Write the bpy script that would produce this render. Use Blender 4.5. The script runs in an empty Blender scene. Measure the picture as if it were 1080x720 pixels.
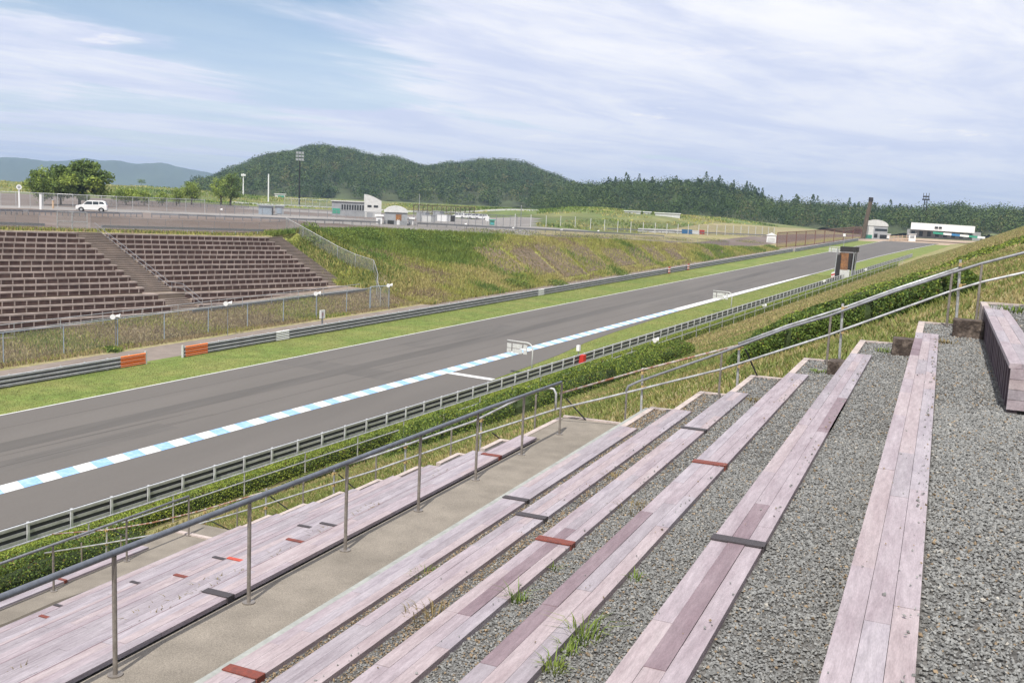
import bpy, bmesh, math, random
import numpy as np
from mathutils import Matrix, Vector
random.seed(7)
RNG = np.random.default_rng(11)
R = math.radians
# ------------------------------------------------------------------ survey
# metres; the eye is the origin, +y runs along the near seat rows, +x uphill, z up
FOC, ROLL, PITCH, TH = 1050.0, R(2.6), R(7.801), R(23.095)
def ray(px, py):
    x = px-540; y = py-360
    c, s = math.cos(-ROLL), math.sin(-ROLL)
    x, y = x*c-y*s, x*s+y*c
    cp, sp = math.cos(PITCH), math.sin(PITCH)
    fw = FOC*cp-y*sp; z = -y*cp-FOC*sp
    c, s = math.cos(TH), math.sin(TH)
    return Vector((x*c-fw*s, x*s+fw*c, z))
def on(px, py, z): v = ray(px, py); return v*(z/v.z)
def onY(px, py, Y): v = ray(px, py); return v*(Y/v.y)
def far(px, py, d):
    v = ray(px, py); return v*(d/math.hypot(v.x, v.y))
AZ = R(6.02748); GR = .02458
hx, hy = math.sin(AZ), math.cos(AZ)
def ST(x, y): return x*hx+y*hy, x*hy-y*hx
def XY(s, t): return hx*s+hy*t, hy*s-hx*t
def smooth(a, b, v):
    u = min(1, max(0, (v-a)/(b-a))); return u*u*(3-2*u)
def interp(v, pts):
    if v <= pts[0][0]: return pts[0][1]
    for (a, p), (b, q) in zip(pts, pts[1:]):
        if v <= b: return p+(q-p)*(v-a)/(b-a)
    return pts[-1][1]
def zt(s): return -15.005+GR*min(s, 350)
PN = [(-35.2, 0), (-33.5, .05), (-32, .35), (-29.5, 1.0), (0, 13.5), (22, 22.5), (60, 24)]
TTOP = [(-60, -93), (99, -93), (106, -91), (118, -89), (140, -80), (187, -75), (245, -69.5), (300, -68.5)]
ZTOP = [(-60, -2.0), (50, -4.5), (99, -5.6), (106, -4.85), (118, -4.75), (140, -5.15), (187, -6.3), (245, -8.2), (300, -7.4), (350, -6.2)]
PLAT = [(0, -3.9), (130, -3.9), (190, -4.6), (245, -5.6), (300, -6.0)]
MOUND = [(-400, .5), (0, .2), (110, .8), (187, .3), (260, -1.2), (428, -1.4), (560, -1.8), (598, -.1), (628, .1), (680, -.6), (760, -1.6), (850, -4.2), (900, -6)]
def pxof(x, y): return 540+1060*math.tan(max(-1.5, min(1.5, math.atan2(x, y)+TH)))
def plateau(x, y, s):
    d = math.hypot(x, y); z = interp(s, PLAT)
    a = math.atan2(x, y)+TH
    if a > 1.4 or a < -1.4: m = .2
    else: m = interp(pxof(x, y), MOUND)
    q = 1 if abs(a) > 1.4 else smooth(440, 560, pxof(x, y))
    k = smooth(305+(250-305)*q, 400+(335-400)*q, d)
    z += (1-q)*1.2*smooth(190, 320, d)
    if y < 0: m = 0
    return z+(m-z)*k if m > z else z
def stand_z(t, s):     # tread height of the far grandstand at t
    d = t+92.5
    if d < 11: n = math.floor(d)
    elif d < 13: n = 11
    else: n = math.floor(d-1)
    return -4.5-.5*max(0, n)-.0235*(s-50)
def G(x, y):
    s, t = ST(x, y); z0 = zt(s)
    if t > -35.2:
        f = 1-smooth(258, 300, s)
        return z0+interp(t, PN)*f
    if t > -63.5: return z0
    if t > -67.5: return z0+.1*(-63.5-t)/4
    tt = interp(s, TTOP); ztp = interp(s, ZTOP)
    base = z0+.1
    # grass bank
    u = (t+67.5)/(tt+67.5) if tt < -68 else 2
    bank = base+(ztp-base)*min(1, u)
    k = smooth(101.5, 106, s)
    if s < 106:
        a = base+min(1.1, max(0, (-70-t)/5*1.1))+.03*max(0, -75-t)
        b = -4.5-.0235*(s-50)-.5*(t+92.5)*.94-.9
        st = max(a, b) if t > -92.6 else ztp
        bank2 = st
        v = bank2*(1-k)+bank*k
    else: v = bank
    if t < tt-.3:
        p = plateau(x, y, s)
        v = ztp+(p-ztp)*smooth(0, 45, tt-t)
    return v
def hit(px, py, dz=0):
    v = ray(px, py); d = 3.0; h = math.hypot(v.x, v.y)
    while d < 900:
        p = v*(d/h)
        if p.z < G(p.x, p.y)+dz: return p
        d *= 1.004
    return v*(900/h)
# ------------------------------------------------------------------ helpers
C = bpy.context.scene.collection
def tag(o, label=None, cat=None, group=None, kind=None):
    if label: o['label'] = label
    if cat: o['category'] = cat
    if group: o['group'] = group
    if kind: o['kind'] = kind
    return o
def empty(name, loc, label, cat, group=None, rz=0):
    o = bpy.data.objects.new(name, None); o.location = loc; o.rotation_euler = (0, 0, rz); o.empty_display_size = .3
    C.objects.link(o); return tag(o, label, cat, group)
class MB:
    def __init__(self): self.v = []; self.f = []; self.m = []
    def add(self, vs, fs, m=0):
        n = len(self.v); self.v += [tuple(p) for p in vs]; self.f += [tuple(i+n for i in f) for f in fs]; self.m += [m]*len(fs)
    def frame(self, o, X, Y, Z, sx, sy, sz, m=0):  # box centred at o with half extents along axes
        o = Vector(o); vs = []
        for k in (-1, 1):
            for j in (-1, 1):
                for i in (-1, 1): vs.append(o+X*(i*sx)+Y*(j*sy)+Z*(k*sz))
        self.add(vs, [(0,2,3,1),(4,5,7,6),(0,1,5,4),(2,6,7,3),(0,4,6,2),(1,3,7,5)], m)
    def box(self, x0, y0, z0, x1, y1, z1, m=0):
        self.frame(((x0+x1)/2, (y0+y1)/2, (z0+z1)/2), Vector((1,0,0)), Vector((0,1,0)), Vector((0,0,1)), (x1-x0)/2, (y1-y0)/2, (z1-z0)/2, m)
    def bar(self, a, b, w, h, m=0, up=(0,0,1)):
        a = Vector(a); b = Vector(b); Y = b-a; L = Y.length; Y.normalize()
        X = Y.cross(Vector(up)).normalized(); Z = X.cross(Y)
        self.frame((a+b)/2, X, Y, Z, w/2, L/2, h/2, m)
    def tube(self, pts, r, n=8, m=0, cap=True, r2=None):
        pts = [Vector(p) for p in pts]; rings = []
        for i, p in enumerate(pts):
            d = (pts[min(i+1, len(pts)-1)]-pts[max(i-1, 0)]).normalized()
            u = d.cross(Vector((0,0,1)))
            if u.length < .05: u = d.cross(Vector((1,0,0)))
            u.normalize(); w = d.cross(u)
            rr = r if r2 is None else r+(r2-r)*i/(len(pts)-1)
            rings.append([p+u*(rr*math.cos(6.28318*k/n))+w*(rr*math.sin(6.28318*k/n)) for k in range(n)])
        vs = [q for rg in rings for q in rg]; fs = []
        for i in range(len(pts)-1):
            for k in range(n): fs.append((i*n+k, i*n+(k+1) % n, (i+1)*n+(k+1) % n, (i+1)*n+k))
        if cap: fs.append(tuple(range(n))[::-1]); fs.append(tuple((len(pts)-1)*n+k for k in range(n)))
        self.add(vs, fs, m)
    def prism(self, prof, o, X, Z, Y, L, m=0):  # profile (x,z) extruded along Y by L
        o = Vector(o); X = Vector(X); Y = Vector(Y); Z = Vector(Z); n = len(prof)
        a = [o+X*p[0]+Z*p[1] for p in prof]; b = [q+Y*L for q in a]
        self.add(a+b, [tuple(range(n))[::-1], tuple(range(n, 2*n))]+[(k, (k+1) % n, n+(k+1) % n, n+k) for k in range(n)], m)
    def build(self, name, mats, parent=None, origin=None, smoothed=False):
        if not isinstance(mats, (list, tuple)): mats = [mats]
        me = bpy.data.meshes.new(name)
        o = Vector((0,0,0))
        if origin is not None: o = Vector(origin)
        elif parent is not None:
            q = parent
            while q is not None: o = o+q.location; q = q.parent
        inv = Matrix.Rotation(-parent.rotation_euler.z, 3, 'Z') if parent is not None and parent.rotation_euler.z else None
        vs = [Vector(p)-o for p in self.v]
        if inv: vs = [inv@p for p in vs]
        me.from_pydata([tuple(p) for p in vs], [], self.f); me.update()
        for mt in mats: me.materials.append(mt)
        if len(mats) > 1: me.polygons.foreach_set('material_index', self.m)
        if smoothed: me.polygons.foreach_set('use_smooth', [True]*len(me.polygons))
        bm = bmesh.new(); bm.from_mesh(me); bmesh.ops.recalc_face_normals(bm, faces=bm.faces); bm.to_mesh(me); bm.free()
        ob = bpy.data.objects.new(name, me); C.objects.link(ob)
        if parent is not None: ob.parent = parent
        else: ob.location = o
        return ob
def npmesh(name, V, F, mats, mi=None, parent=None, smoothed=False):
    me = bpy.data.meshes.new(name); V = np.asarray(V, np.float32); F = np.asarray(F, np.int32); k = F.shape[1]
    me.vertices.add(len(V)); me.vertices.foreach_set('co', V.ravel())
    me.loops.add(F.size); me.loops.foreach_set('vertex_index', F.ravel())
    me.polygons.add(len(F)); me.polygons.foreach_set('loop_start', np.arange(len(F), dtype=np.int32)*k)
    try: me.polygons.foreach_set('loop_total', np.full(len(F), k, np.int32))
    except Exception: pass
    if not isinstance(mats, (list, tuple)): mats = [mats]
    for m in mats: me.materials.append(m)
    if mi is not None: me.polygons.foreach_set('material_index', np.asarray(mi, np.int32))
    me.polygons.foreach_set('use_smooth', np.full(len(F), smoothed))
    me.update(calc_edges=True); me.validate()
    o = bpy.data.objects.new(name, me); C.objects.link(o)
    if parent is not None: o.parent = parent
    return o
def copy_tree(o, parent=None):
    c = o.copy(); C.objects.link(c)
    if parent is not None: c.parent = parent
    for ch in list(o.children): copy_tree(ch, c)
    return c
# ------------------------------------------------------------------ materials
def mat(name, col, rough=.85, var=0, scale=3.0, col2=None, bump=0, bscale=40, metal=0, detail=6, spec=.3, thr=(.35,.65), stretch=None, island=0, trans=0, fine=0):
    m = bpy.data.materials.new(name); m.use_nodes = True; nt = m.node_tree; N = nt.nodes; L = nt.links
    b = N['Principled BSDF']; b.inputs['Roughness'].default_value = rough; b.inputs['Metallic'].default_value = metal
    b.inputs['Specular IOR Level'].default_value = spec
    b.inputs['Base Color'].default_value = (*col, 1)
    geo = N.new('ShaderNodeNewGeometry'); pos = geo.outputs['Position']
    if stretch:
        mp = N.new('ShaderNodeMapping'); mp.inputs['Scale'].default_value = stretch[:3]
        mp.inputs['Rotation'].default_value = (0, 0, stretch[3] if len(stretch) > 3 else 0)
        L.new(pos, mp.inputs['Vector']); pos = mp.outputs['Vector']
    last = None
    if col2 is not None:
        n = N.new('ShaderNodeTexNoise'); n.inputs['Scale'].default_value = scale; n.inputs['Detail'].default_value = detail; n.inputs['Roughness'].default_value = .6
        L.new(pos, n.inputs['Vector'])
        r = N.new('ShaderNodeMapRange'); r.inputs[1].default_value = thr[0]; r.inputs[2].default_value = thr[1]
        L.new(n.outputs['Fac'], r.inputs[0])
        mx = N.new('ShaderNodeMix'); mx.data_type = 'RGBA'; mx.inputs[6].default_value = (*col, 1); mx.inputs[7].default_value = (*col2, 1)
        L.new(r.outputs[0], mx.inputs[0]); last = mx.outputs[2]
    def scaleby(src, out, amt, last):
        r = N.new('ShaderNodeMapRange'); r.inputs[3].default_value = 1-amt; r.inputs[4].default_value = 1+amt; L.new(out, r.inputs[0])
        if src == 'n': r.inputs[1].default_value = .3; r.inputs[2].default_value = .7
        h = N.new('ShaderNodeHueSaturation'); L.new(r.outputs[0], h.inputs['Value'])
        if last is None: h.inputs['Color'].default_value = (*col, 1)
        else: L.new(last, h.inputs['Color'])
        return h.outputs['Color']
    if var:
        n = N.new('ShaderNodeTexNoise'); n.inputs['Scale'].default_value = scale*4.3; n.inputs['Detail'].default_value = 5
        L.new(pos, n.inputs['Vector']); last = scaleby('n', n.outputs['Fac'], var, last)
    if fine:
        n = N.new('ShaderNodeTexNoise'); n.inputs['Scale'].default_value = bscale*.6; n.inputs['Detail'].default_value = 3
        L.new(pos, n.inputs['Vector']); last = scaleby('n', n.outputs['Fac'], fine, last)
    if island: last = scaleby('i', geo.outputs['Random Per Island'], island, last)
    if last is not None: L.new(last, b.inputs['Base Color'])
    if bump:
        n = N.new('ShaderNodeTexNoise'); n.inputs['Scale'].default_value = bscale; n.inputs['Detail'].default_value = 4
        L.new(geo.outputs['Position'], n.inputs['Vector'])
        bp = N.new('ShaderNodeBump'); bp.inputs['Strength'].default_value = min(1, bump); bp.inputs['Distance'].default_value = .5/bscale
        L.new(n.outputs['Fac'], bp.inputs['Height']); L.new(bp.outputs[0], b.inputs['Normal'])
    if trans:
        t = N.new('ShaderNodeBsdfTranslucent'); a = N.new('ShaderNodeMixShader'); a.inputs[0].default_value = trans
        if last is not None: L.new(last, t.inputs['Color'])
        else: t.inputs['Color'].default_value = (*col, 1)
        L.new(b.outputs[0], a.inputs[1]); L.new(t.outputs[0], a.inputs[2]); L.new(a.outputs[0], N['Material Output'].inputs['Surface'])
    return m
M = {}
# seat planks: recycled-plastic boards, mauve to lavender, streaked along y
def plank(nm, c, d): return mat(nm, c, .6, .13, 1.6, d, .3, 60, stretch=(7, .9, 7), thr=(.32, .68), spec=.3, fine=.12)
M['pl'] = [plank('plank_mauve', (.285,.232,.25), (.385,.332,.35)), plank('plank_lavender', (.285,.25,.275), (.395,.355,.375)),
           plank('plank_pink', (.315,.253,.26), (.41,.348,.352)), plank('plank_plum', (.19,.135,.15), (.26,.20,.215)),
           plank('plank_grey', (.258,.222,.24), (.345,.31,.328))]
M['cap_red'] = mat('cap_red', (.22,.055,.035), .6, .2, 20, (.15,.05,.04))
M['cap_bright'] = mat('cap_bright_red', (.48,.08,.05), .6, .2, 20)
M['cap_dark'] = mat('cap_dark', (.06,.052,.055), .6, .2, 20)
M['riser'] = mat('riser_board', (.155,.115,.13), .7, .2, 3, (.10,.08,.09), bump=.2, bscale=30, stretch=(4, 4, .6))
M['kerb'] = mat('kerb_board', (.52,.44,.40), .8, .15, 5, (.40,.34,.31), bump=.3)
M['concrete'] = mat('walk_concrete', (.252,.222,.183), .93, .14, .6, (.195,.172,.14), bump=.6, bscale=160, fine=.3, detail=9, thr=(.3,.7))
M['concrete_pale'] = mat('pale_concrete', (.36,.37,.34), .9, .12, 4, (.28,.29,.27), bump=.3, bscale=80)
M['dirt'] = mat('terrace_dirt', (.155,.15,.14), .95, .3, 6, (.08,.076,.07), bump=.8, bscale=60, fine=.4)
M['stone'] = mat('crushed_stone', (.212,.213,.204), .8, 0, 2, None, island=.34, spec=.35)
M['stone_pale'] = mat('pale_stone', (.33,.31,.27), .8, 0, 2, None, island=.35)
M['stone_tan'] = mat('tan_stone', (.24,.18,.115), .85, 0, 2, None, island=.45)
M['steel'] = mat('weathered_steel', (.30,.27,.24), .45, .2, 6, (.22,.195,.17), metal=.4)
M['railpaint'] = mat('blue_grey_rail', (.16,.175,.205), .38, .12, 10, (.12,.13,.15), metal=.25, spec=.5)
M['galv'] = mat('galvanised_pipe', (.60,.61,.61), .45, .15, 8, (.36,.36,.36), metal=.5)
M['galvdk'] = mat('grey_galvanised', (.30,.31,.33), .5, .15, 8, (.22,.22,.23), metal=.4)
M['rust'] = mat('rusty_pipe', (.26,.12,.07), .8, .3, 9, (.40,.37,.34), thr=(.42,.56))
M['clamp'] = mat('clamp_brass', (.40,.29,.13), .6, .3, 20)
M['blackpipe'] = mat('black_brace', (.035,.035,.04), .6)
M['sleeper'] = mat('old_sleeper', (.06,.046,.038), .9, .3, 8, (.20,.16,.13), bump=.8, bscale=25, stretch=(1,6,1), thr=(.45,.7))
M['asphalt'] = mat('race_asphalt', (.143,.130,.117), .88, .06, .09, (.118,.108,.098), bump=.25, bscale=60, stretch=(1, .13, 1, AZ), thr=(.3,.7), detail=9, fine=.06)
M['tyremark'] = mat('rubbered_asphalt', (.100,.092,.084), .85, .10, .2, (.130,.119,.107), stretch=(1, .06, 1, AZ))
M['white'] = mat('road_paint_white', (.70,.70,.69), .7, .12, 2, (.60,.61,.60), thr=(.45,.7))
M['blue'] = mat('road_paint_blue', (.25,.43,.72), .7, .10, 2, (.40,.54,.76), thr=(.45,.7))
M['service'] = mat('service_asphalt', (.24,.20,.17), .92, .1, .3, (.20,.165,.14), bump=.2)
M['verge'] = mat('mown_verge', (.140,.190,.040), .95, .2, .22, (.215,.22,.065), bump=.5, bscale=9, fine=.16, detail=9, thr=(.4,.7))
M['verge_near'] = mat('mown_verge_yellow', (.20,.215,.055), .95, .12, .3, (.14,.19,.04), bump=.5, bscale=9, fine=.16, detail=9)
M['dry'] = mat('dry_slope_grass', (.235,.225,.085), .95, .15, .3, (.30,.25,.125), bump=1, bscale=8, fine=.35, detail=9, thr=(.4,.65))
M['rough'] = mat('rough_grass', (.26,.24,.10), .95, .2, .25, (.31,.255,.15), bump=1, bscale=6, fine=.3, detail=9, thr=(.4,.6))
M['bankgrass'] = mat('wild_bank_grass', (.26,.28,.065), .95, .2, .12, (.33,.29,.10), bump=1, bscale=5, fine=.3, detail=9, thr=(.42,.58))
M['field'] = mat('field_green', (.115,.155,.042), .95, .25, .035, (.19,.18,.075), bump=.4, bscale=3, thr=(.4,.65))
M['lot'] = mat('lot_asphalt', (.15,.115,.094), .95, .08, .05, (.19,.155,.135), thr=(.45,.6))
M['lot_pale'] = mat('pale_road', (.29,.27,.25), .95, .1, .05, (.23,.21,.19))
M['sand'] = mat('sandy_trap', (.42,.31,.22), .95, .1, .2, (.36,.28,.21))
# leaves and blades
def leaf(nm, c, d, sc=1.2, isl=.45, tr=.25): return mat(nm, c, .7, 0, sc, d, island=isl, trans=tr, spec=.25, thr=(.4,.6))
M['hedge_lime'] = leaf('hedge_lime', (.29,.34,.055), (.21,.27,.05), .5)
M['hedge_dark'] = leaf('hedge_dark', (.13,.195,.042), (.085,.135,.034), .8)
M['hedge_brown'] = leaf('hedge_brown', (.17,.10,.045), (.12,.08,.04), .8)
M['twig'] = mat('twig', (.07,.05,.035), .9)
M['gap_shade'] = mat('rail_gap_shade', (.05,.05,.052), .7)  # near-black, painted shade between the guard rail beams
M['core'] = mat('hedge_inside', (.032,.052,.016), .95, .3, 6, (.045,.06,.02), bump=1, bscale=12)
M['blade'] = leaf('slope_blade', (.29,.26,.10), (.36,.29,.15), .5, .4)
M['blade_green'] = leaf('green_blade', (.165,.21,.058), (.225,.24,.075), .5, .4)
M['bank_y'] = leaf('bank_yellow_green', (.34,.34,.09), (.42,.37,.15), .12, .35)
M['bank_g'] = leaf('bank_green', (.15,.225,.05), (.22,.27,.06), .2, .4)
M['bank_b'] = leaf('bank_brown', (.33,.26,.16), (.26,.20,.13), .2, .4)
M['tree_lt'] = leaf('tree_light', (.30,.37,.07), (.22,.29,.06), .3, .4)
M['tree_dk'] = leaf('tree_dark', (.12,.18,.045), (.17,.23,.055), .3, .45)
M['forest'] = leaf('forest_green', (.055,.094,.022), (.088,.125,.032), .015, .2, .1)
M['forest_dk'] = leaf('forest_conifer', (.034,.062,.019), (.05,.08,.024), .03, .2, .1)
M['hillsoil'] = mat('hill_floor', (.07,.09,.04), .95, .3, .02, (.06,.07,.03))
M['mount'] = mat('mountain_green', (.06,.085,.045), .95, .2, .001, (.08,.10,.05))
M['bark'] = mat('bark', (.10,.075,.055), .9, .3, 6)
# things
M['armco'] = mat('guard_rail_steel', (.50,.50,.51), .5, .1, 1.5, (.40,.40,.405), metal=.25)
M['armpost'] = mat('guard_post', (.58,.59,.61), .5, .08, 3, (.5,.5,.51), metal=.15)
M['orange'] = mat('orange_rail', (.78,.20,.045), .5, .1, 3)
M['whitep'] = mat('white_paint', (.78,.78,.77), .5, .06, 4)
M['whitew'] = mat('weathered_white', (.60,.60,.58), .7, .1, 2, (.50,.50,.48))
M['black'] = mat('black', (.02,.02,.02), .6)
M['darkgl'] = mat('dark_glass', (.03,.035,.04), .15, spec=.6)
M['grey'] = mat('grey_panel', (.33,.34,.35), .7, .1, 1, (.27,.28,.29))
M['bluegrey'] = mat('bluegrey_panel', (.30,.35,.40), .6, .1, 1)
M['green_p'] = mat('green_paint', (.05,.30,.20), .6)
M['teal_p'] = mat('teal_paint', (.06,.32,.34), .6)
M['blue_p'] = mat('blue_paint', (.05,.20,.42), .6)
M['red_p'] = mat('red_paint', (.55,.04,.03), .5)
M['rustnet'] = mat('rust_net', (.17,.075,.06), .85, .15, .8, (.23,.13,.10))
M['stand_c'] = mat('stand_concrete', (.28,.225,.18), .9, .2, .2, (.20,.16,.125), bump=.3)
M['stand_pl'] = mat('stand_plank', (.43,.355,.315), .7, .2, .25, (.32,.26,.23))
M['stand_dk'] = mat('stand_riser', (.095,.056,.048), .85, .25, .5, (.135,.085,.07))
M['rubber'] = mat('tyre_rubber', (.02,.02,.02), .8)
M['towerorange'] = mat('rust_orange_board', (.30,.14,.055), .8, .3, 1.2, (.17,.09,.055))
M['towerdark'] = mat('dark_roof_board', (.035,.03,.028), .8)
M['litter'] = mat('pale_litter', (.5,.48,.42), .8)
M['tan'] = mat('tan_barrier', (.50,.36,.24), .8, .1, 1)
def mesh_mat(nm, col, dens, scale, diag=True):
    """woven wire netting: real holes cut by a procedural mask in the sheet's own coordinates"""
    m = bpy.data.materials.new(nm); m.use_nodes = True; nt = m.node_tree; N = nt.nodes; L = nt.links
    b = N['Principled BSDF']; b.inputs['Base Color'].default_value = (*col, 1); b.inputs['Roughness'].default_value = .6; b.inputs['Metallic'].default_value = .3
    b.inputs['Alpha'].default_value = dens
    return m
M['net'] = mesh_mat('chain_link', (.30,.31,.32), .20, 1)
M['net_dk'] = mesh_mat('chain_link_dark', (.10,.095,.09), .22, 1)
M['net_rust'] = mesh_mat('rust_netting', (.27,.125,.095), .52, 1)
M['net_gal'] = mesh_mat('galvanised_netting', (.36,.37,.37), .27, 1)
M['slab'] = mat('erosion_slab', (.185,.14,.095), .9, .25, .6, (.14,.11,.07), bump=.3)
M['col'] = mat('weathered_column', (.13,.10,.07), .9, .2, .3, (.08,.065,.05))
M['weed'] = leaf('weed_green', (.13,.21,.035), (.20,.24,.05), 3, .4)
M['straw'] = leaf('straw', (.26,.20,.09), (.20,.16,.07), 3, .4)
M['concrete_dk'] = mat('dark_concrete', (.10,.085,.065), .8, .1, 2)  # darker concrete tone for the patch on the lower walkway
M['patch'] = mat('asphalt_patch', (.130,.119,.108), .9, .08, .3, (.116,.107,.098), stretch=(1, .2, 1, AZ))
M['seam'] = mat('asphalt_seam', (.055,.05,.046), .9)
SUN, SKY, EXPO, HAZE, CL0, CL1, CLD = 5.0, .115, 0.0, 0.0002, .39, .53, 1.12
# ------------------------------------------------------------------ near terraces
YN, YE, YK = -7.0, 15.45, 17.4
def X(k): return -.25-.87*(k-1) if k < 7 else -6.35-.87*(k-7)
def Z(k): return -1.56-.39*(k-1) if k < 7 else -3.9-.39*(k-7)
def yk(k): return 17.4 if k < 7 else 16.55
ter = MB()
def tread(x0, x1, y0, y1, z, m=0): ter.box(x0, y0, z-1.6, x1, y1, z, m)
for k in range(1, 7):
    x1 = X(k-1) if k > 1 else .62
    tread(X(k)+.102, x1+.10, YN, yk(k)-.01, Z(k)-.04)
tread(.62, 7.5, YN, 9.55, Z(1)-.0405)
tread(.62+.102, 7.5, 9.62, YK, Z(0)-.04)
for k in range(7, 15):
    x1 = X(k-1) if k > 7 else -6.05
    if k > 7: tread(X(k)+.102, x1+.10, YN, yk(k), Z(k)-.04)
ter.build('gravel_terrace', M['dirt'])['kind'] = 'structure'
w = MB(); w.box(-5.995, YN, -5.3, -4.70, 17.4, -3.93); w.box(-6.30, YE+.05, -5.3, -5.996, 17.4, -3.9305)
w.build('concrete_walkway', M['concrete'])['kind'] = 'structure'
w = MB(); w.box(-6.24, YN, -5.4, -6.08, YE-.05, -3.97)
w.build('row_footing', M['dirt'])['kind'] = 'structure'
w = MB(); w.box(-14.06, YN, -8.4, -12.41, 16.3, -7.03)
w.build('lower_walkway', M['concrete'])['kind'] = 'structure'
w = MB(); w.box(-4.70, YN, -4.6, -4.605, YE+1.9, -3.54)
tag(w.build('concrete_kerb', M['concrete_pale']), 'pale greenish concrete kerb along the uphill edge of the upper concrete walkway', 'kerb')
# seat rows
caps = {}
capsrc = [(245,706,6,'r'),(768,570,2,'d'),(580,570,4,'r'),(552,543,5,'d'),(537,525,6,'d'),(742,488,3,'r'),(720,451,4,'d'),
          (238,628,7,'d'),(518,480,7,'r'),(355,555,8,'d'),(319,572,8,'r'),(243,589,9,'b'),(223,587,10,'d'),(188,607,10,'r'),(320,555,9,'d'),
          (137,613,12,'d'),(49,651,13,'r'),(59,638,14,'d'),(41,605,15,'r')]
for px, py, k, c in capsrc:
    p = on(px, py, Z(k) if k < 15 else -6.99); caps.setdefault(k, []).append((p.y, c))
ORD = ['', 'uppermost', 'second', 'third', 'fourth', 'fifth', 'sixth']
labs = {0: 'short mauve seat row with a tall slatted riser, above the gravel platform',
 1: 'wide mauve plank seat row beside the gravel platform, below the short slatted row',
 2: 'plank row with a plum board and black cap, second below the platform',
 3: 'plank row with a long plum board and thin red cap, third below the platform',
 4: 'plank row with red and thin dark caps, fourth below the gravel platform',
 5: 'plank seat row with one dark cap, second uphill from the upper concrete walkway',
 6: 'plank seat row bordered by the pale kerb, directly uphill of the upper walkway',
 7: 'plank seat row directly downhill of the blue-grey handrail, with a wide dark cap',
 8: 'lavender seat row with straw tufts, second downhill of the blue-grey handrail',
 9: 'mauve seat row with a bright red cap, third downhill of the blue-grey handrail',
 10: 'mauve seat row with dark and red caps, fourth downhill of the blue-grey handrail',
 11: 'mauve seat row without caps, fifth downhill of the blue-grey handrail',
 12: 'mauve seat row with a small dark cap, third uphill from the lower walkway',
 13: 'mauve seat row with a small red cap, second uphill from the lower walkway',
 14: 'mauve seat row directly uphill of the lower concrete walkway',
 15: 'lowest mauve seat row, between the lower walkway and the hedge'}
def seat_row(k, x, z, y0, y1, rbot, phase):
    t = empty('seat_row', (x, y0, rbot), labs[k], 'seat row', 'plank seat rows on the near slope')
    mb = MB(); rnd = random.Random(k*13+1); W = .30; pw = (W-.004)/3
    plum = {2: [(1, 4.0, 5.85)], 3: [(0, 5.3, 7.4)], 1: [], 4: [(1, 5.75, 6.8)]}
    pl2 = {1: [(0, 13.3, 13.9)], 2: [(2, 9.6, 11.2)]}
    for i in range(3):
        xx = x+i*(pw+.002); y = y0-rnd.random()*1.5-phase
        last = -1
        while y < y1:
            e = min(y1, y+rnd.choice([1.98, 1.98, 1.98, 1.2, .9]))
            s = max(y, y0)
            if e > s+.05:
                mi = rnd.choices([0,1,2,4], {8: [1,7,1,1], 9: [1,1,2,6], 10: [4,1,4,1], 11: [1,1,1,6], 12: [2,4,2,0], 13: [1,0,2,6], 14: [3,1,5,1], 7: [4,1,4,1]}.get(k, [5,2,3,3]))[0]
                if k in (9, 11, 13) and i == 0: mi = 4
                if k in (9, 11, 13) and i == 2: mi = 1
                for q in plum.get(k, [])+pl2.get(k, []):
                    if q[0] == i and s < (q[1]+q[2])/2 < e: mi = 3
                dz = rnd.uniform(-.001, .001)
                mb.frame((xx+pw/2, (s+e)/2, z-.02+dz), Vector((1,0,0)), Vector((0,1,0)), Vector((0,0,1)), pw/2, (e-s)/2-.002, .022, mi)
            y = e
    for q in plum.get(k, [])+pl2.get(k, []):
        i = q[0]; xx = x+i*(pw+.002)
        mb.frame((xx+pw/2, (q[1]+q[2])/2, z-.0175), Vector((1,0,0)), Vector((0,1,0)), Vector((0,0,1)), pw/2, (q[2]-q[1])/2, .0235, 3)
    if k > 6: mb.box(x-.012, y0, z-.045, x-.0005, y1, z+.003, 3 if k % 2 else 1)
    s = mb.build('seat', M['pl'], t)
    rb = MB(); rnd = random.Random(k)
    # slatted riser facing downhill: posts and recessed boards
    rb.box(x+.06, y0, rbot-.03, x+.10, y1-.002, z-.045)
    y = y0
    while y < y1-.03:
        rb.box(x+.018, y, rbot-.03, x+.06, min(y+.10, y1-.002), z-.044); y += .10+rnd.uniform(.10, .30) if k == 0 else .66
    rb.build('riser', M['riser'], t)
    if k == 0:   # boarded near end
        eb = MB()
        for j in range(4): eb.box(x+.012, y0-.03, z-.045-.09*(j+1)+.004, x+.30, y0-.002, z-.045-.09*j, [0,2,4,0][j])
        eb.build('end_board', M['pl'], t)
    for yy, c in caps.get(k, []):
        b = MB(); w = .05 if k < 8 else .03
        b.box(x-.006, yy-w, z+.006, x+.31, yy+w, z+.016); b.box(x+.302, yy-w, z-.05, x+.314, yy+w, z+.0155)
        o = b.build('joint_cap', M[{'r': 'cap_red', 'd': 'cap_dark', 'b': 'cap_bright'}[c]], t)
        o['label'] = {'r': 'dull red cap over the joint', 'd': 'dark grey cap over the joint', 'b': 'bright red cap over the joint'}[c]
    return t
seat_row(0, X(0), Z(0), 9.6, 16.4, Z(1)-.04, 0)
for k in range(1, 7): seat_row(k, X(k), Z(k), YN, YE, Z(k+1)-.04 if k < 6 else -3.93, .3*k)
for k in range(7, 15): seat_row(k, X(k), Z(k), YN, YE+(.25 if k > 9 else 0), Z(k+1)-.04 if k < 14 else -7.03, .37*k)
seat_row(15, -14.1, -6.99, YN, 14.6, -7.5, .2)
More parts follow.
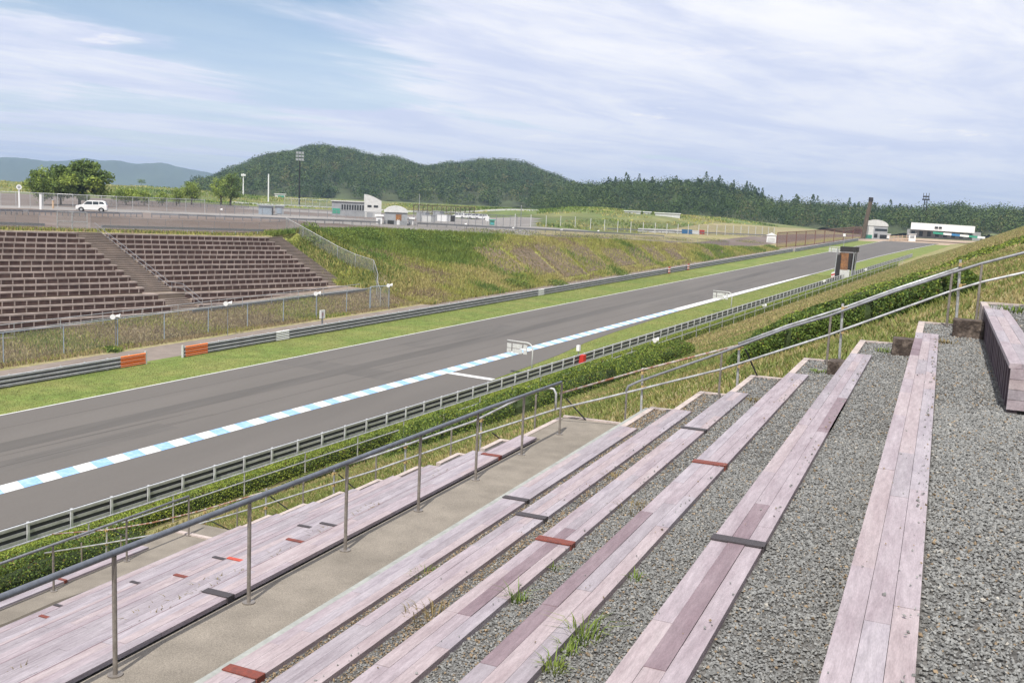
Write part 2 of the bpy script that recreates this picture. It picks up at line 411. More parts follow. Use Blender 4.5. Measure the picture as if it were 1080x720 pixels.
# kerb boards framing the gravel bays at the ends of the rows
def kerb(k, x0, x1, ya, yb, z):
    b = MB(); b.box(x0-.01, ya+.01, z-.5, x0+.085, yb, z+.01); b.box(x0+.085, yb-.08, z-.5, x1-.02, yb, z+.0095)
    tag(b.build('kerb_board', M['kerb'], origin=(x0, yb, z-.5)), KL[k], 'kerb', 'kerb boards at the row ends')
KL = {0: 'pale kerb board closing the gravel bay behind the short slatted seat row'}
nm = ['uppermost', 'second', 'third', 'fourth', 'fifth', 'sixth']
for k in range(1, 7): KL[k] = 'pinkish corner kerb at the far end of the %s seat row from the platform' % nm[k-1]
for k in range(7, 15): KL[k] = 'corner kerb at the end of the %s seat row downhill of the handrail' % ['first','second','third','fourth','fifth','sixth','seventh','eighth'][k-7]
kerb(0, .62, 3.2, 16.4, 17.42, Z(0)-.02)
for k in range(1, 7): kerb(k, X(k), X(k-1) if k > 1 else .62, YE, 17.42, Z(k)-.02)
for k in range(8, 15): kerb(k, X(k), X(k-1), YE+.27, 16.6, Z(k)-.03)
kerb(7, -6.35, -6.30, YE, 17.3, Z(7)-.03)
b = MB(); b.box(-6.3, 17.40, -4.6, -4.5, 17.48, -3.90)
tag(b.build('kerb_board', M['kerb'], origin=(-5.4, 17.4, -4.6)), 'kerb board across the far end of the upper concrete walkway', 'kerb', 'kerb boards at the row ends')
b = MB(); b.box(-14.24, YN, -8.3, -14.13, 15.6, -7.0); b.box(-14.24, 15.6, -8.3, -12.5, 15.7, -7.0)
tag(b.build('kerb_board', M['kerb'], origin=(-14.2, 8, -8.3)), 'long kerb board below the lowest seat row, against the hedge', 'kerb', 'kerb boards at the row ends')
# concrete blocks under HR etc
# old railway sleepers beside the row ends
def sleeper(px, py, k, w, l, h, rz, label):
    p = on(px, py, Z(k)-.04)
    t = MB(); cz, sz = math.cos(rz), math.sin(rz); Xa = Vector((cz, sz, 0)); Ya = Vector((-sz, cz, 0))
    c = Vector((p.x, p.y+l/2, Z(k)-.04+h/2-.01))
    t.frame(c, Xa, Ya, Vector((0,0,1)), w*.5, l/2, h/2)
    o = t.build('timber_sleeper', M['sleeper'], origin=(c.x, c.y, Z(k)-.05))
    bm = bmesh.new(); bm.from_mesh(o.data); bmesh.ops.bevel(bm, geom=bm.edges[:], offset=.006, segments=2, affect='EDGES')
    bmesh.ops.subdivide_edges(bm, edges=bm.edges[:], cuts=3, use_grid_fill=True)
    for v in bm.verts: v.co += Vector((random.gauss(0,.0035), random.gauss(0,.0035), random.gauss(0,.0035)))
    bm.to_mesh(o.data); bm.free()
    tag(o, label, 'timber block', 'old timbers at the row ends')
sleeper(1020, 357, 1, .40, .30, .27, 0, 'dark rotten timber block beside the slatted riser of the short seat row')
sleeper(951, 376, 2, .30, .34, .27, 0, 'dark timber block between the two uppermost long seat rows')
sleeper(881, 396, 3, .26, .4, .22, 0, 'dark timber between the second and third long seat rows')
sleeper(822, 418, 4, .18, .5, .20, 0, 'slim dark timber between the third and fourth long seat rows')
# ------------------------------------------------------------------ crushed stone
def stones(n, xr, yr, z, size, frac_tan, out):
    # denser near the eye
    x = RNG.uniform(xr[0], xr[1], n); u = RNG.random(n); y = yr[0]+(yr[1]-yr[0])*u
    sz = np.minimum(1.7, RNG.lognormal(0, .27, n))*size*.66*(1+.035*np.maximum(0, y-4))
    V = np.array([[1,0,0],[-1,0,0],[0,1,0],[0,-1,0],[0,0,1],[0,0,-1]], float)
    V = V[None]*RNG.uniform(.7, 1.15, (n, 6, 1)); V += RNG.normal(0, .12, (n, 6, 3))
    V *= np.stack([sz, sz*RNG.uniform(.6, 1, n), sz*RNG.uniform(.5, .9, n)], 1)[:, None, :]
    a = RNG.uniform(0, 6.283, n); b = RNG.normal(0, .45, n)
    ca, sa, cb, sb = np.cos(a), np.sin(a), np.cos(b), np.sin(b)
    X1 = V[..., 0]*cb[:, None]-V[..., 2]*sb[:, None]; Z1 = V[..., 0]*sb[:, None]+V[..., 2]*cb[:, None]
    X2 = X1*ca[:, None]-V[..., 1]*sa[:, None]; Y2 = X1*sa[:, None]+V[..., 1]*ca[:, None]
    P = np.stack([X2+x[:, None], Y2+y[:, None], Z1+z+RNG.uniform(0, .009, n)[:, None]], -1)
    r = RNG.random(n); m = np.where(r < frac_tan, 2, np.where(r > .97, 1, 0))
    out.append((P, m))
out = []
for k in range(1, 7):
    x0 = X(k)+.31; x1 = (X(k-1) if k > 1 else .61)+.0
    tan = [.05, .05, .07, .12, .5, .72][k-1]
    stones(int(21000 if k < 5 else 13000), (x0, x1), (2.6, 9.5), Z(k)-.037, .0135, tan, out)
    stones(int(7000 if k < 5 else 5200), (x0, x1), (9.5, 15.0), Z(k)-.037, .0145, tan, out); stones(1500, (x0, x1), (15.0, 17.32), Z(k)-.037, .0145, min(tan, .1), out)
    stones(500, (X(k)+.08, X(k)+.31), (YE+.02, 17.3), Z(k)-.037, .016, tan, out)
stones(62000, (.6, 2.6), (2.4, 9.45), Z(1)-.037, .014, .06, out)
stones(5000, (.95, 3.0), (9.7, 17.3), Z(0)-.037, .015, .05, out)
for k in range(7, 12): stones(1400, (X(k)+.31, X(k-1) if k > 7 else -6.04), (5, 15.4), Z(k)-.037, .016, .6, out) if k > 7 else None
for k, nn_ in ((1, 120), (2, 60), (3, 50), (4, 40), (5, 40)):
    stones(nn_, (X(k)+.24, X(k)+.30), (3, 15), Z(k)+.006, .012, .2, out); stones(nn_//3, (X(k), X(k)+.3), (3, 15), Z(k)+.006, .010, .3, out)
V = np.concatenate([o[0] for o in out]); mi = np.concatenate([o[1] for o in out]); n = len(V)
oc = np.array([[0,2,4],[2,1,4],[1,3,4],[3,0,4],[2,0,5],[1,2,5],[3,1,5],[0,3,5]])
F = (oc[None]+(np.arange(n)*6)[:, None, None]).reshape(-1, 3)
npmesh('gravel', V.reshape(-1, 3), F, [M['stone'], M['stone_pale'], M['stone_tan']], np.repeat(mi, 8))['kind'] = 'stuff'
# ------------------------------------------------------------------ handrails
def handrail(x, ys, zb, ht_, label, mrail, rr, yend, ystart):
    t = empty('handrail', (x, ys[-1], zb), label, 'handrail')
    hf = (lambda y: ht_) if not isinstance(ht_, list) else (lambda y: interp(y, ht_))
    b = MB(); b.tube([(x, y, zb+hf(y)) for y in (ystart, 6, 10, 13, yend-.05)], rr, 12); b.build('top_rail', mrail, t, smoothed=True)
    for y in ys:
        ht = hf(y)
        b = MB(); b.tube([(x, y, zb), (x, y, zb+ht-rr)], .0195, 10); b.tube([(x, y, zb-.004), (x, y, zb+.012)], .062, 14)
        b.build('post', M['steel'], t, smoothed=False)
    return t
zr = onY(119, 584, 5.81).z
print('rail height', zr+3.93)
handrail(-5.85, [5.81+1.7*i for i in range(-3, 7)]+[], -3.93, [(5, 1.04), (9, 1.02), (13, .99), (16, .93)], 'long blue-grey handrail on brown steel posts along the upper concrete walkway', M['railpaint'], .0275, 16.02, -2)
z2 = onY(59, 575, 12.2)
print('hr2', z2)
handrail(-13.68, [12.2+1.7*i for i in range(-4, 3)], -7.03, z2.z+7.03, 'thin brown handrail standing on the lower concrete walkway', M['galvdk'], .024, 15.65, 3)
# railing down the ends of the rows: brown posts with two pipes, braced by scaffold tubes
YR = 16.95
def P(px, py, Y=YR): return onY(px, py, Y)
t = empty('end_railing', P(872, 388), 'two-pipe railing stepping down the slope past the ends of the seat rows', 'railing')
def pipe(name, pts, r, m, Y=YR, lab=None):
    b = MB(); b.tube([P(*p, Y) for p in pts], r, 10); o = b.build(name, m, t, smoothed=True)
    if lab: o['label'] = lab
pipe('top_rail', [(1150,250),(1080,266.5),(1035,278),(1003,288),(942,308),(876,332.5),(830,346),(761.7,371.5),(700,393),(674,402),(663,407),(660.5,412),(660,425)], .022, M['galvdk'])
pipe('mid_rail', [(1150,270),(1080,287.5),(1037,297),(1000,308),(872.5,353.7),(760,389.5),(640,419),(588,431),(500,459),(393,496.7),(340,513),(276.7,533),(190,558),(160,564),(110,573),(47,583)], .019, M['galv'])
pipe('lower_top_rail', [(586,432),(586.5,415),(584,410),(578,409),(560,414),(500,444),(396.7,480),(340,497),(277,519.5)], .022, M['galv'])
for (ax, ay, bx, by) in [(1035,278,1031,331),(1003,288,999,349),(876,332,872,386),(761.7,371.5,758,413),(660.5,410,659.5,448),
                         (565,416,564,458),(476.5,450,475,487),(397,480,396,513),(320.5,508,319,537),(250.5,529,250,561),(181.5,556,181,584),(128,565,127,584),(86,572,86,590)]:
    b = MB(); a = P(ax, ay); c = P(bx, by); c = Vector((a.x*.5+c.x*.5, YR, c.z-.25)); a.x = c.x
    b.tube([c, a], .019, 8); b.build('post', M['steel'], t)
t = empty('scaffold_brace_rail', P(887, 373, YR+.07), 'scaffold tubes with brass clamps and black struts shoring up the end railing', 'scaffold railing')
Y2 = YR+.05
pipe('rusty_pipe', [(779,364),(677,390),(590,415)], .019, M['rust'], Y2, 'partly rusted pipe')
pipe('grey_pipe', [(1013,282),(945,304.5),(887,325.5),(830,343.5),(779,362.5)], .019, M['galv'], Y2)
pipe('rusty_pipe', [(277,519),(213,538),(160,551),(117,558),(55,563)], .017, M['rust'], Y2, 'partly rusted pipe')
for (ax, ay, bx, by, c1, c2) in [(1013,274,1009,341,279,301),(889,320,886,373,325,350),(780,361,778,402,367,386),(678,388,676,443,393,408),
                         (508,440,506,475,443,456),(428,467,427,500,471,487),(352.5,496,352,522,499,511),(281,515,280,547,520,535),(216.5,536,216,567,540,552),(113,556,112,575,559,573)]:
    b = MB(); a = P(ax, ay, Y2+.03); c = P(bx, by, Y2+.03); b.tube([(c.x, Y2+.03, c.z-.25), a], .021, 8); b.build('tube_post', M['galv'], t)
    for cy in (c1, c2):
        q = P(ax, cy, Y2); b = MB(); b.frame((q.x, q.y-.02, q.z), Vector((1,0,0)), Vector((0,1,0)), Vector((0,0,1)), .022, .03, .026)
        b.tube([(q.x+.03, q.y-.03, q.z+.01), (q.x+.07, q.y-.06, q.z+.03)], .01, 6); b.build('clamp', M['clamp'], t)
for (ax, ay, bx, by) in [(285,523,304,542),(357,500,371,518),(519,456,534,468),(597,420,613,440),(786,368,796,398),(216,546,228,553),(118,558,127,566)]:
    a = P(ax, ay, Y2+.06); c = P(bx, by, Y2+.06); e = Vector((c.x+.1, Y2+.55, c.z-.3)); b = MB(); b.tube([a, e], .014, 6); b.build('strut', M['blackpipe'], t)
# ------------------------------------------------------------------ weeds on the terraces
def blades(n, cx, cy, cz, rad, h, w, lean=.5, name='weed_tuft', m=None, label=None, group=None, zf=None):
    vs = []; fs = []
    for i in range(n):
        a = random.random()*6.283; r = rad*math.sqrt(random.random())*.5; x = cx+math.cos(a)*r; y = cy+math.sin(a)*r
        hh = h*random.uniform(.4, 1); d = a+random.gauss(0, .6); l = hh*random.uniform(.2, lean*2)
        z = cz if zf is None else zf(x, y)
        p0 = Vector((x, y, z)); p1 = p0+Vector((math.cos(d)*l*.45, math.sin(d)*l*.45, hh*.7)); p2 = p0+Vector((math.cos(d)*l*1.2, math.sin(d)*l*1.2, hh*random.uniform(.6, 1)))
        q = Vector((-math.sin(d), math.cos(d), 0))*w; k = len(vs)
        vs += [p0-q, p0+q, p1+q*.8, p1-q*.8, p2]; fs += [(k, k+1, k+2, k+3), (k+3, k+2, k+4)]
    b = MB(); b.add(vs, fs); o = b.build(name, m or M['blade_green'], origin=(cx, cy, cz))
    return tag(o, label, 'weed', group)
TG = 'weeds sprouting on the terraces'
for px, py, k, n, rad, h, g, lab in [
  (613,676,3,40,.17,.17,1,'largest green grass tuft with long seed blades, in the gravel below the second row'),
  (577,684,3,30,.10,.09,1,'small green weed at the edge of the third seat row, beside the largest tuft'),
  (554,701,3,40,.13,.10,1,'round low weed at the seat edge, nearest the bottom of the photo'),
  (524,631,4,26,.10,.16,1,'upright green weed in the gravel between third and fourth seat rows'),
  (424,647,5,60,.40,.13,0,'brown dried weed hanging over the fifth seat row'),
  (430,604,6,50,.32,.10,1,'yellow-green weed in the tan gravel above the sixth seat row'),
  (573,598,4,18,.12,.07,1,'tiny weed near the red cap of the fourth seat row'),
  (650,608,3,18,.12,.08,1,'tiny weed in the gravel midway along the third row'),
  (652,536,4,70,.45,.08,0,'straw clump in the gravel above the fourth seat row'),
  (626,501,5,40,.30,.08,0,'pale dry weed hanging over the fifth row near its far part'),
  (832,370+20,3,50,.3,.08,1,'green patch at the far end of the third row gravel bay'),
  (933,372,2,45,.25,.09,1,'green sprig in the far gravel bay of the second row'),
  (993,362,1,60,.35,.07,0,'straw patch at the far end of the uppermost long row'),
  (1066,329,0,90,.6,.14,1,'bright green weed behind the short slatted row'),
  (800,424,4,60,.35,.08,0,'straw patch beside the far end of the fourth seat row')]:
    p = on(px, py, Z(k)-.04)
    if k: p.x = max(p.x, X(k)+.32+rad*.25)
    blades(int(n*1.3), p.x, p.y, Z(k)-.04, rad, h, .0035 if py > 500 else .006, .7, m=M['weed'] if g else M['straw'], label=lab, group=TG)
rnd = random.Random(5)
DG = ['straw tuft on the %s lower seat row, %s'%(a, b) for a in ('first','second') for b in ('nearest the camera','beside the second handrail post','midway along','near its dark cap','towards the far end','by the farthest post')]
i = 0
for px, py in [(34,711),(160,651),(190,636),(227,619),(247,607),(300,587),(345,563),(390,541),(400,535),(475,500)]:
    p = on(px, py, Z(8)+.01); blades(70, p.x, p.y, Z(8)-.05, .55, .09, .006, .8, m=M['straw'] , label=DG[i], group=TG); i += 1
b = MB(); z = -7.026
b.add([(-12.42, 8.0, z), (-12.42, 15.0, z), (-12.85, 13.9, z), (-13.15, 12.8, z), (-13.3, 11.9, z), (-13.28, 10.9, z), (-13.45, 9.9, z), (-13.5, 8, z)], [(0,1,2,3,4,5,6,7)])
b.build('dark_walk_patch', M['concrete_dk'])['kind'] = 'structure'  # irregular darker patch laid over the lower walkway
# ------------------------------------------------------------------ ground
def onT(px, py, dz=0):
    v = ray(px, py); k = (-15.005+dz)/(v.z-GR*(v.x*hx+v.y*hy)); p = v*k; s, t = ST(p.x, p.y); return s, t
def PT(s, t, dz=0): x, y = XY(s, t); return Vector((x, y, zt(s)+dz))
def PG(s, t, dz=0): x, y = XY(s, t); return Vector((x, y, G(x, y)+dz))
H = Vector((hx, hy, 0)); RT = Vector((hy, -hx, 0)); UP = Vector((0,0,1)); HS = Vector((hx, hy, GR)).normalized()
EDGE = [(-60, -35.5), (48, -35.5), (58, -36.4), (65.6, -38.0), (72.5, -38.5), (79.1, -39.1), (86.7, -40.2), (95.6, -40.9), (104.7, -41.3), (114, -41.8), (250, -42.1), (300, -41), (345, -39)]
def inset(x, y):
    d = min(17.4-y, y+7, (x+14.25), 7.5-x)
    if x < -6.4 and y > 15.9: d = min(d, 16.5-y)
    return d
ss = list(np.arange(-60, 6, 4))+list(np.arange(6, 24, .5))+list(np.arange(24, 120, 2))+list(np.arange(120, 262, 4))+list(np.arange(262, 304, 3))+list(np.arange(304, 470, 8))
tt = list(np.arange(-420, -140, 8))+list(np.arange(-140, -96, 4))+list(np.arange(-96, -63.5, 1.0))+[-63.5,-62,-60,-58,-56,-50,-46,-43,-41,-39,-37,-35.6,-35.2,-34.4,-33.5,-32.7,-32,-31.2,-30.4,-29.5,-28.5]+list(np.arange(-27.5, 9, .5))+[10,12,14,17,20,24,30,40,60]
ss = [float(a) for a in ss]; tt = [float(a) for a in tt]
V = []; F = []; mi = []
gm = [M['rough'], M['verge'], M['verge_near'], M['dry'], M['bankgrass'], M['service'], M['lot'], M['lot_pale'], M['field'], M['sand'], M['dirt']]
def region(s, t, x, y):
    if -63.5 < t < -55.7: return 1 if s < 345 else 9
    if t >= -55.7 and t < -35.3: return 2 if s < 345 else 9
    if t >= -35.3:
        return 2 if t < -34.6 else 3
    if t > -67.6: return 5 if s > 30 else 0
    tp = interp(s, TTOP)
    if t > tp-2.5:
        return 4 if s > 101 else 0
    d = math.hypot(x, y); p = pxof(x, y)
    if s > 200 and t > -74: return 0
    e = tp-t
    if e < 4: return 0
    w = 6*math.sin(x*.05)+4*math.sin(y*.11+1)
    if p < 440:
        if d < 168+w*.6: return 6
        if d < 192+w: return 7
        if d < 312: return 6 if p < 250 else (7 if (d+w) % 60 < 38 else 6)
        return 8
    if p < 560:
        if d < 150+w*.5: return 6
        return 7 if d < 300 else 8
    if e < 16: return 6
    if e < 30: return 0
    return 7 if d < 252 else 8
for s in ss:
    for t in tt:
        x, y = XY(s, t); z = G(x, y)
        i = inset(x, y)
        if i > .35: z -= 1.3
        V.append((x, y, z))
nt_ = len(tt)
for i in range(len(ss)-1):
    for j in range(nt_-1):
        F.append((i*nt_+j, i*nt_+j+1, (i+1)*nt_+j+1, (i+1)*nt_+j)); sc_, tc_ = (ss[i]+ss[i+1])/2, (tt[j]+tt[j+1])/2
        mi.append(region(sc_, tc_, *XY(sc_, tc_)))
F = [f[::-1] for f in F]
npmesh('ground', V, F, gm, mi, smoothed=True)['kind'] = 'structure'
# outer country: one polar sheet to the horizon, just under the near ground
V = []; F = []; mi = []
rr = [90,130,180,220,262,275,290,305,320,335,350,380,420,470,540,620,700,800,1000,1400,2200,4000,7000,12000]; na = 240
for r_ in rr:
    for a in range(na):
        al = 2*math.pi*a/na; x, y = r_*math.sin(al), r_*math.cos(al); s, t = ST(x, y)
        z = G(x, y) if r_ < 1000 else min(G(x, y), -1)
        if -60 < s < 462 and -418 < t < 60: z = min(z-1.6, -26 if -150 < t < 62 and s < 330 else 99)
        V.append((x, y, z if t < 20 or s > 462 or r_ < 500 else -2))
for i in range(len(rr)-1):
    for a in range(na):
        F.append((i*na+a, i*na+(a+1) % na, (i+1)*na+(a+1) % na, (i+1)*na+a)); mi.append(0)
npmesh('field', V, [f[::-1] for f in F], [M['field']], mi, smoothed=True)['kind'] = 'structure'
# ------------------------------------------------------------------ race track
def ribbon(name, ed0, ed1, mt, dz, kind='structure'):
    V = []; n = len(ed0)
    for (s, t) in ed0: V.append(tuple(PT(s, t, dz)))
    for (s, t) in ed1: V.append(tuple(PT(s, t, dz)))
    b = MB(); b.add(V, [(i, n+i, n+i+1, i+1) for i in range(n-1)]); o = b.build(name, mt); o['kind'] = kind; return o
S = sorted(set([float(v) for v in range(-60, 350, 6)]+[e[0] for e in EDGE]+[350, 356]))
ribbon('racetrack', [(s, -55.95) for s in S], [(s, interp(s, EDGE)) for s in S], M['asphalt'], .02)
ribbon('racetrack_edge_line', [(s, -55.95) for s in S], [(s, -55.80) for s in S], M['white'], .026)
ribbon('racetrack_tyre_marks', [(s, -50.6+.8*math.sin(s*.02)) for s in S if s < 300], [(s, -48.9+.8*math.sin(s*.02)) for s in S if s < 300], M['tyremark'], .024)
b = MB()
for (s0, s1, ta, tb) in [(8, 41, -46.9, -45.2), (74, 92, -53.2, -50.1), (121, 160, -47.5, -44.4), (60, 63.2, -55.6, -42.2), (205, 209, -55.6, -42.4)]:
    b.add([PT(s0, ta, .022), PT(s0, tb, .022), PT(s1, tb, .022), PT(s1, ta, .022)], [(0,1,2,3)])
b.build('racetrack_repair_patches', M['patch'])['kind'] = 'structure'
b = MB()
for t0, w_ in ((-49.72, .045), (-46.05, .04), (-52.9, .035)):
    pr = None
    for s_ in range(-20, 340, 5):
        o_ = .05*math.sin(s_*.31)+.03*math.sin(s_*1.1); q = [PT(s_, t0+o_, .0235), PT(s_, t0+o_+w_*random.uniform(.6, 1.4), .0235)]
        if pr: b.add([pr[0], pr[1], q[1], q[0]], [(0,1,2,3)])
        pr = q
b.build('racetrack_seams', M['seam'])['kind'] = 'structure'
rnd_ = random.Random(9)
b = MB()
for i in range(9):
    s0 = rnd_.uniform(10, 220); L_ = rnd_.uniform(8, 26); t0 = rnd_.uniform(-52.5, -45.5); c_ = rnd_.uniform(-.004, .004)
    for off in (0, 1.3):
        pr = None
        for j in range(9):
            s_ = s0+L_*j/8; tt__ = t0+off+c_*(s_-s0)**2; w_ = .09*math.sin(math.pi*(j+.3)/8.6); q = [PT(s_, tt__-w_, .0255), PT(s_, tt__+w_, .0255)]
            if pr: b.add([pr[0], pr[1], q[1], q[0]], [(0,1,2,3)])
            pr = q
b.build('racetrack_skid_marks', M['tyremark'])['kind'] = 'structure'
b = MB(); s = -10.0
while s < 118:
    for c, (a, e) in enumerate([(0, 1.02), (1.02, 2.04)]):
        q = [PT(s+a, -42.05, .028), PT(s+a+.45, -43.25, .028), PT(s+e+.45, -43.25, .028), PT(s+e, -42.05, .028)]
        b.add(q, [(0,1,2,3)], 1-c)
    s += 2.04
W = [(118, -42.05, -43.25), (150, -42.05, -43.1), (175, -42.15, -42.75), (187, -42.2, -42.55), (190, -42.2, -42.36), (260, -42.2, -42.36), (300, -41.2, -41.4), (345, -39.2, -39.4)]
for (s0, a0, b0), (s1, a1, b1) in zip(W, W[1:]): b.add([PT(s0, a0, .028), PT(s0, b0, .028), PT(s1, b1, .028), PT(s1, a1, .028)], [(0,1,2,3)], 0)
b.add([PT(65.2, -42.05, .029), PT(65.9, -42.05, .029), PT(65.7, -37.9, .029), PT(65.0, -37.9, .029)], [(0,1,2,3)], 0)
b.build('racetrack_kerb_paint', [M['white'], M['blue']])['kind'] = 'structure'
# ------------------------------------------------------------------ guard rails
WP = [(x_, z_*.60) for x_, z_ in [(0,0),(.05,.025),(.085,.07),(.05,.115),(.03,.155),(.05,.195),(.085,.24),(.05,.285),(0,.31),(-.012,.31),(-.012,0)]]
WPF = [(0,0),(.05,.025),(.085,.07),(.05,.115),(.03,.155),(.05,.195),(.085,.24),(.05,.285),(0,.31),(-.012,.31),(-.012,0)]
def armco(s0, s1, t, side, label, group, step=2.0, offs=0, posts=True, beams=3, post_s=None):
    """side=+1: beams face +t"""
    tr = empty('guard_rail', PT(s0, t), label, 'guard rail', group)
    X = RT*side
    q_ = .020 if side > 0 else .098
    b = MB(); b.prism([(q_,.04),(q_+.008,.04),(q_+.008,.90),(q_,.90)], PT(s0, t), X, UP, HS, (s1-s0)/HS.dot(H)); b.build('gap_shade_strip', M['gap_shade'], tr)  # added dark strip whose colour stands for shade in the beam gaps
    for k in range(beams):
        b = MB(); o = PT(s0, t, .11+.30*k)
        b.prism(WP if side > 0 else [(x_, z_*.70+.02) for x_, z_ in WP], o+X*.05, X, UP, HS, (s1-s0)/HS.dot(H), 0)
        b.build('beam', M['armco'], tr)
    s = s0+offs if post_s is None else post_s
    while posts and s < s1:
        b = MB(); b.frame(PT(s, t, .46)-X*.03, RT, H, UP, .042, .05, .49); b.build('post', M['armpost'], tr); s += step
    return tr
near = armco(12.0, 190, -35.45, -1, 'long triple-beam guard rail with pale posts on the near side of the track', 'guard rails', post_s=22.35-10)
near2 = armco(192, 268, -35.3, -1, 'distant guard rail with close posts beyond the burnt-looking tower', 'guard rails')
b = MB(); b.bar(PT(12, -35.25, .955), PT(190, -35.25, .955), .09, .05); b.build('cap_rail', M['armpost'], near)
fa = armco(8, 53.4, -62.75, 1, 'far guard rail ending in an orange section, below the grandstand', 'guard rails', posts=True)
fb = armco(57.3, 258, -62.75, 1, 'far guard rail starting with an orange section and running to the bend', 'guard rails')
fc = armco(258, 342, -62.3, 1, 'farthest guard rail, along the verge towards the grey shed', 'guard rails')
def panel(tr, s0, s1, t, m, lab, side=1, name='painted_section'):
    for k in range(3):
        b = MB(); b.prism([(x_*1.02+.006, z_*.85) for x_, z_ in WPF], PT(s0, t, .04+.30*k)+RT*side*.058, RT*side, UP, HS, s1-s0); o = b.build(name, m, tr)
        o['label'] = lab
panel(fa, 51.1, 53.45, -62.75, M['orange'], 'orange painted beam end')
panel(fb, 57.5, 59.9, -62.75, M['orange'], 'orange painted beam end')
panel(fb, 68.2, 69.9, -62.75, M['whitep'], 'white painted beam section')
panel(fb, 119.2, 120.8, -62.75, M['whitep'], 'white painted beam section')
for tr, s in ((fb, 57.25), (fa, 53.5)):
    b = MB(); b.frame(PT(s, -62.75, .5)+RT*.05, RT, H, UP, .09, .06, .52); b.build('end_post', M['whitew' if tr is fb else 'armpost'], tr)
for s, l in ((168.5, 'red and white striped marker board on the far guard rail, before its twin'), (178.5, 'red and white striped marker board farther along the far guard rail')):
    t = empty('marker_board', PT(s, -62.3), l, 'marker board', 'striped boards on the far guard rail')
    for k in range(5):
        b = MB(); b.box(*(PT(s, -62.45, .1+.22*k)-Vector((.05,.55,0))), *(PT(s, -62.45, .1+.22*(k+1))+Vector((.05,.55,0))), 0); b.build('red_band' if k % 2 == 0 else 'white_band', M['red_p' if k % 2 == 0 else 'whitep'], t)
# ------------------------------------------------------------------ pipe fence below the hillside
t = empty('pipe_fence', PG(12, -32), 'long two-rail pipe fence on thin posts in front of the lime hedge', 'fence')
for h_ in (1.2, .74):
    b = MB(); b.tube([PG(s, -32, h_) for s in np.arange(10, 232, 4.15)], .03, 6); b.build('rail', M['galv'], t)
s = 12.1; sp = []
while s < 230:
    b = MB(); b.tube([PG(s, -32, -.2), PG(s, -32, 1.21)], .034, 6); b.build('post', M['galv'], t); s += 4.15
# ------------------------------------------------------------------ foliage helpers
def quads(P, size, flat=0.0, asp=1.0, nrm=None):
    n = len(P); a = RNG.normal(size=(n, 3));
    if nrm is not None: a = nrm+a*.38
    a /= np.linalg.norm(a, axis=1)[:, None]
    c = RNG.normal(size=(n, 3)); u = np.cross(a, c); u /= np.linalg.norm(u, axis=1)[:, None]; v = np.cross(a, u)
    if flat: u[:, 2] *= 1-flat; v[:, 2] *= 1-flat
    s = (size*RNG.uniform(.6, 1.3, n))[:, None] if np.ndim(size) == 0 else (size*RNG.uniform(.6, 1.3, n))[:, None]
    u = u*s*.5; v = v*s*.5*asp
    Vv = np.stack([P-u*.9, P-v*.55+u*.05, P+u, P+v*.55+u*.05], 1)
    return Vv.reshape(-1, 3), np.arange(n*4).reshape(-1, 4)
Gv = np.vectorize(G)
def lump(x, y, sc, seed=0):
    return (np.sin(x*sc+seed)+np.sin(y*sc*1.3+seed*2)+np.sin((x+y)*sc*.7+seed*3)+np.sin((x-y)*sc*1.9+seed))/4
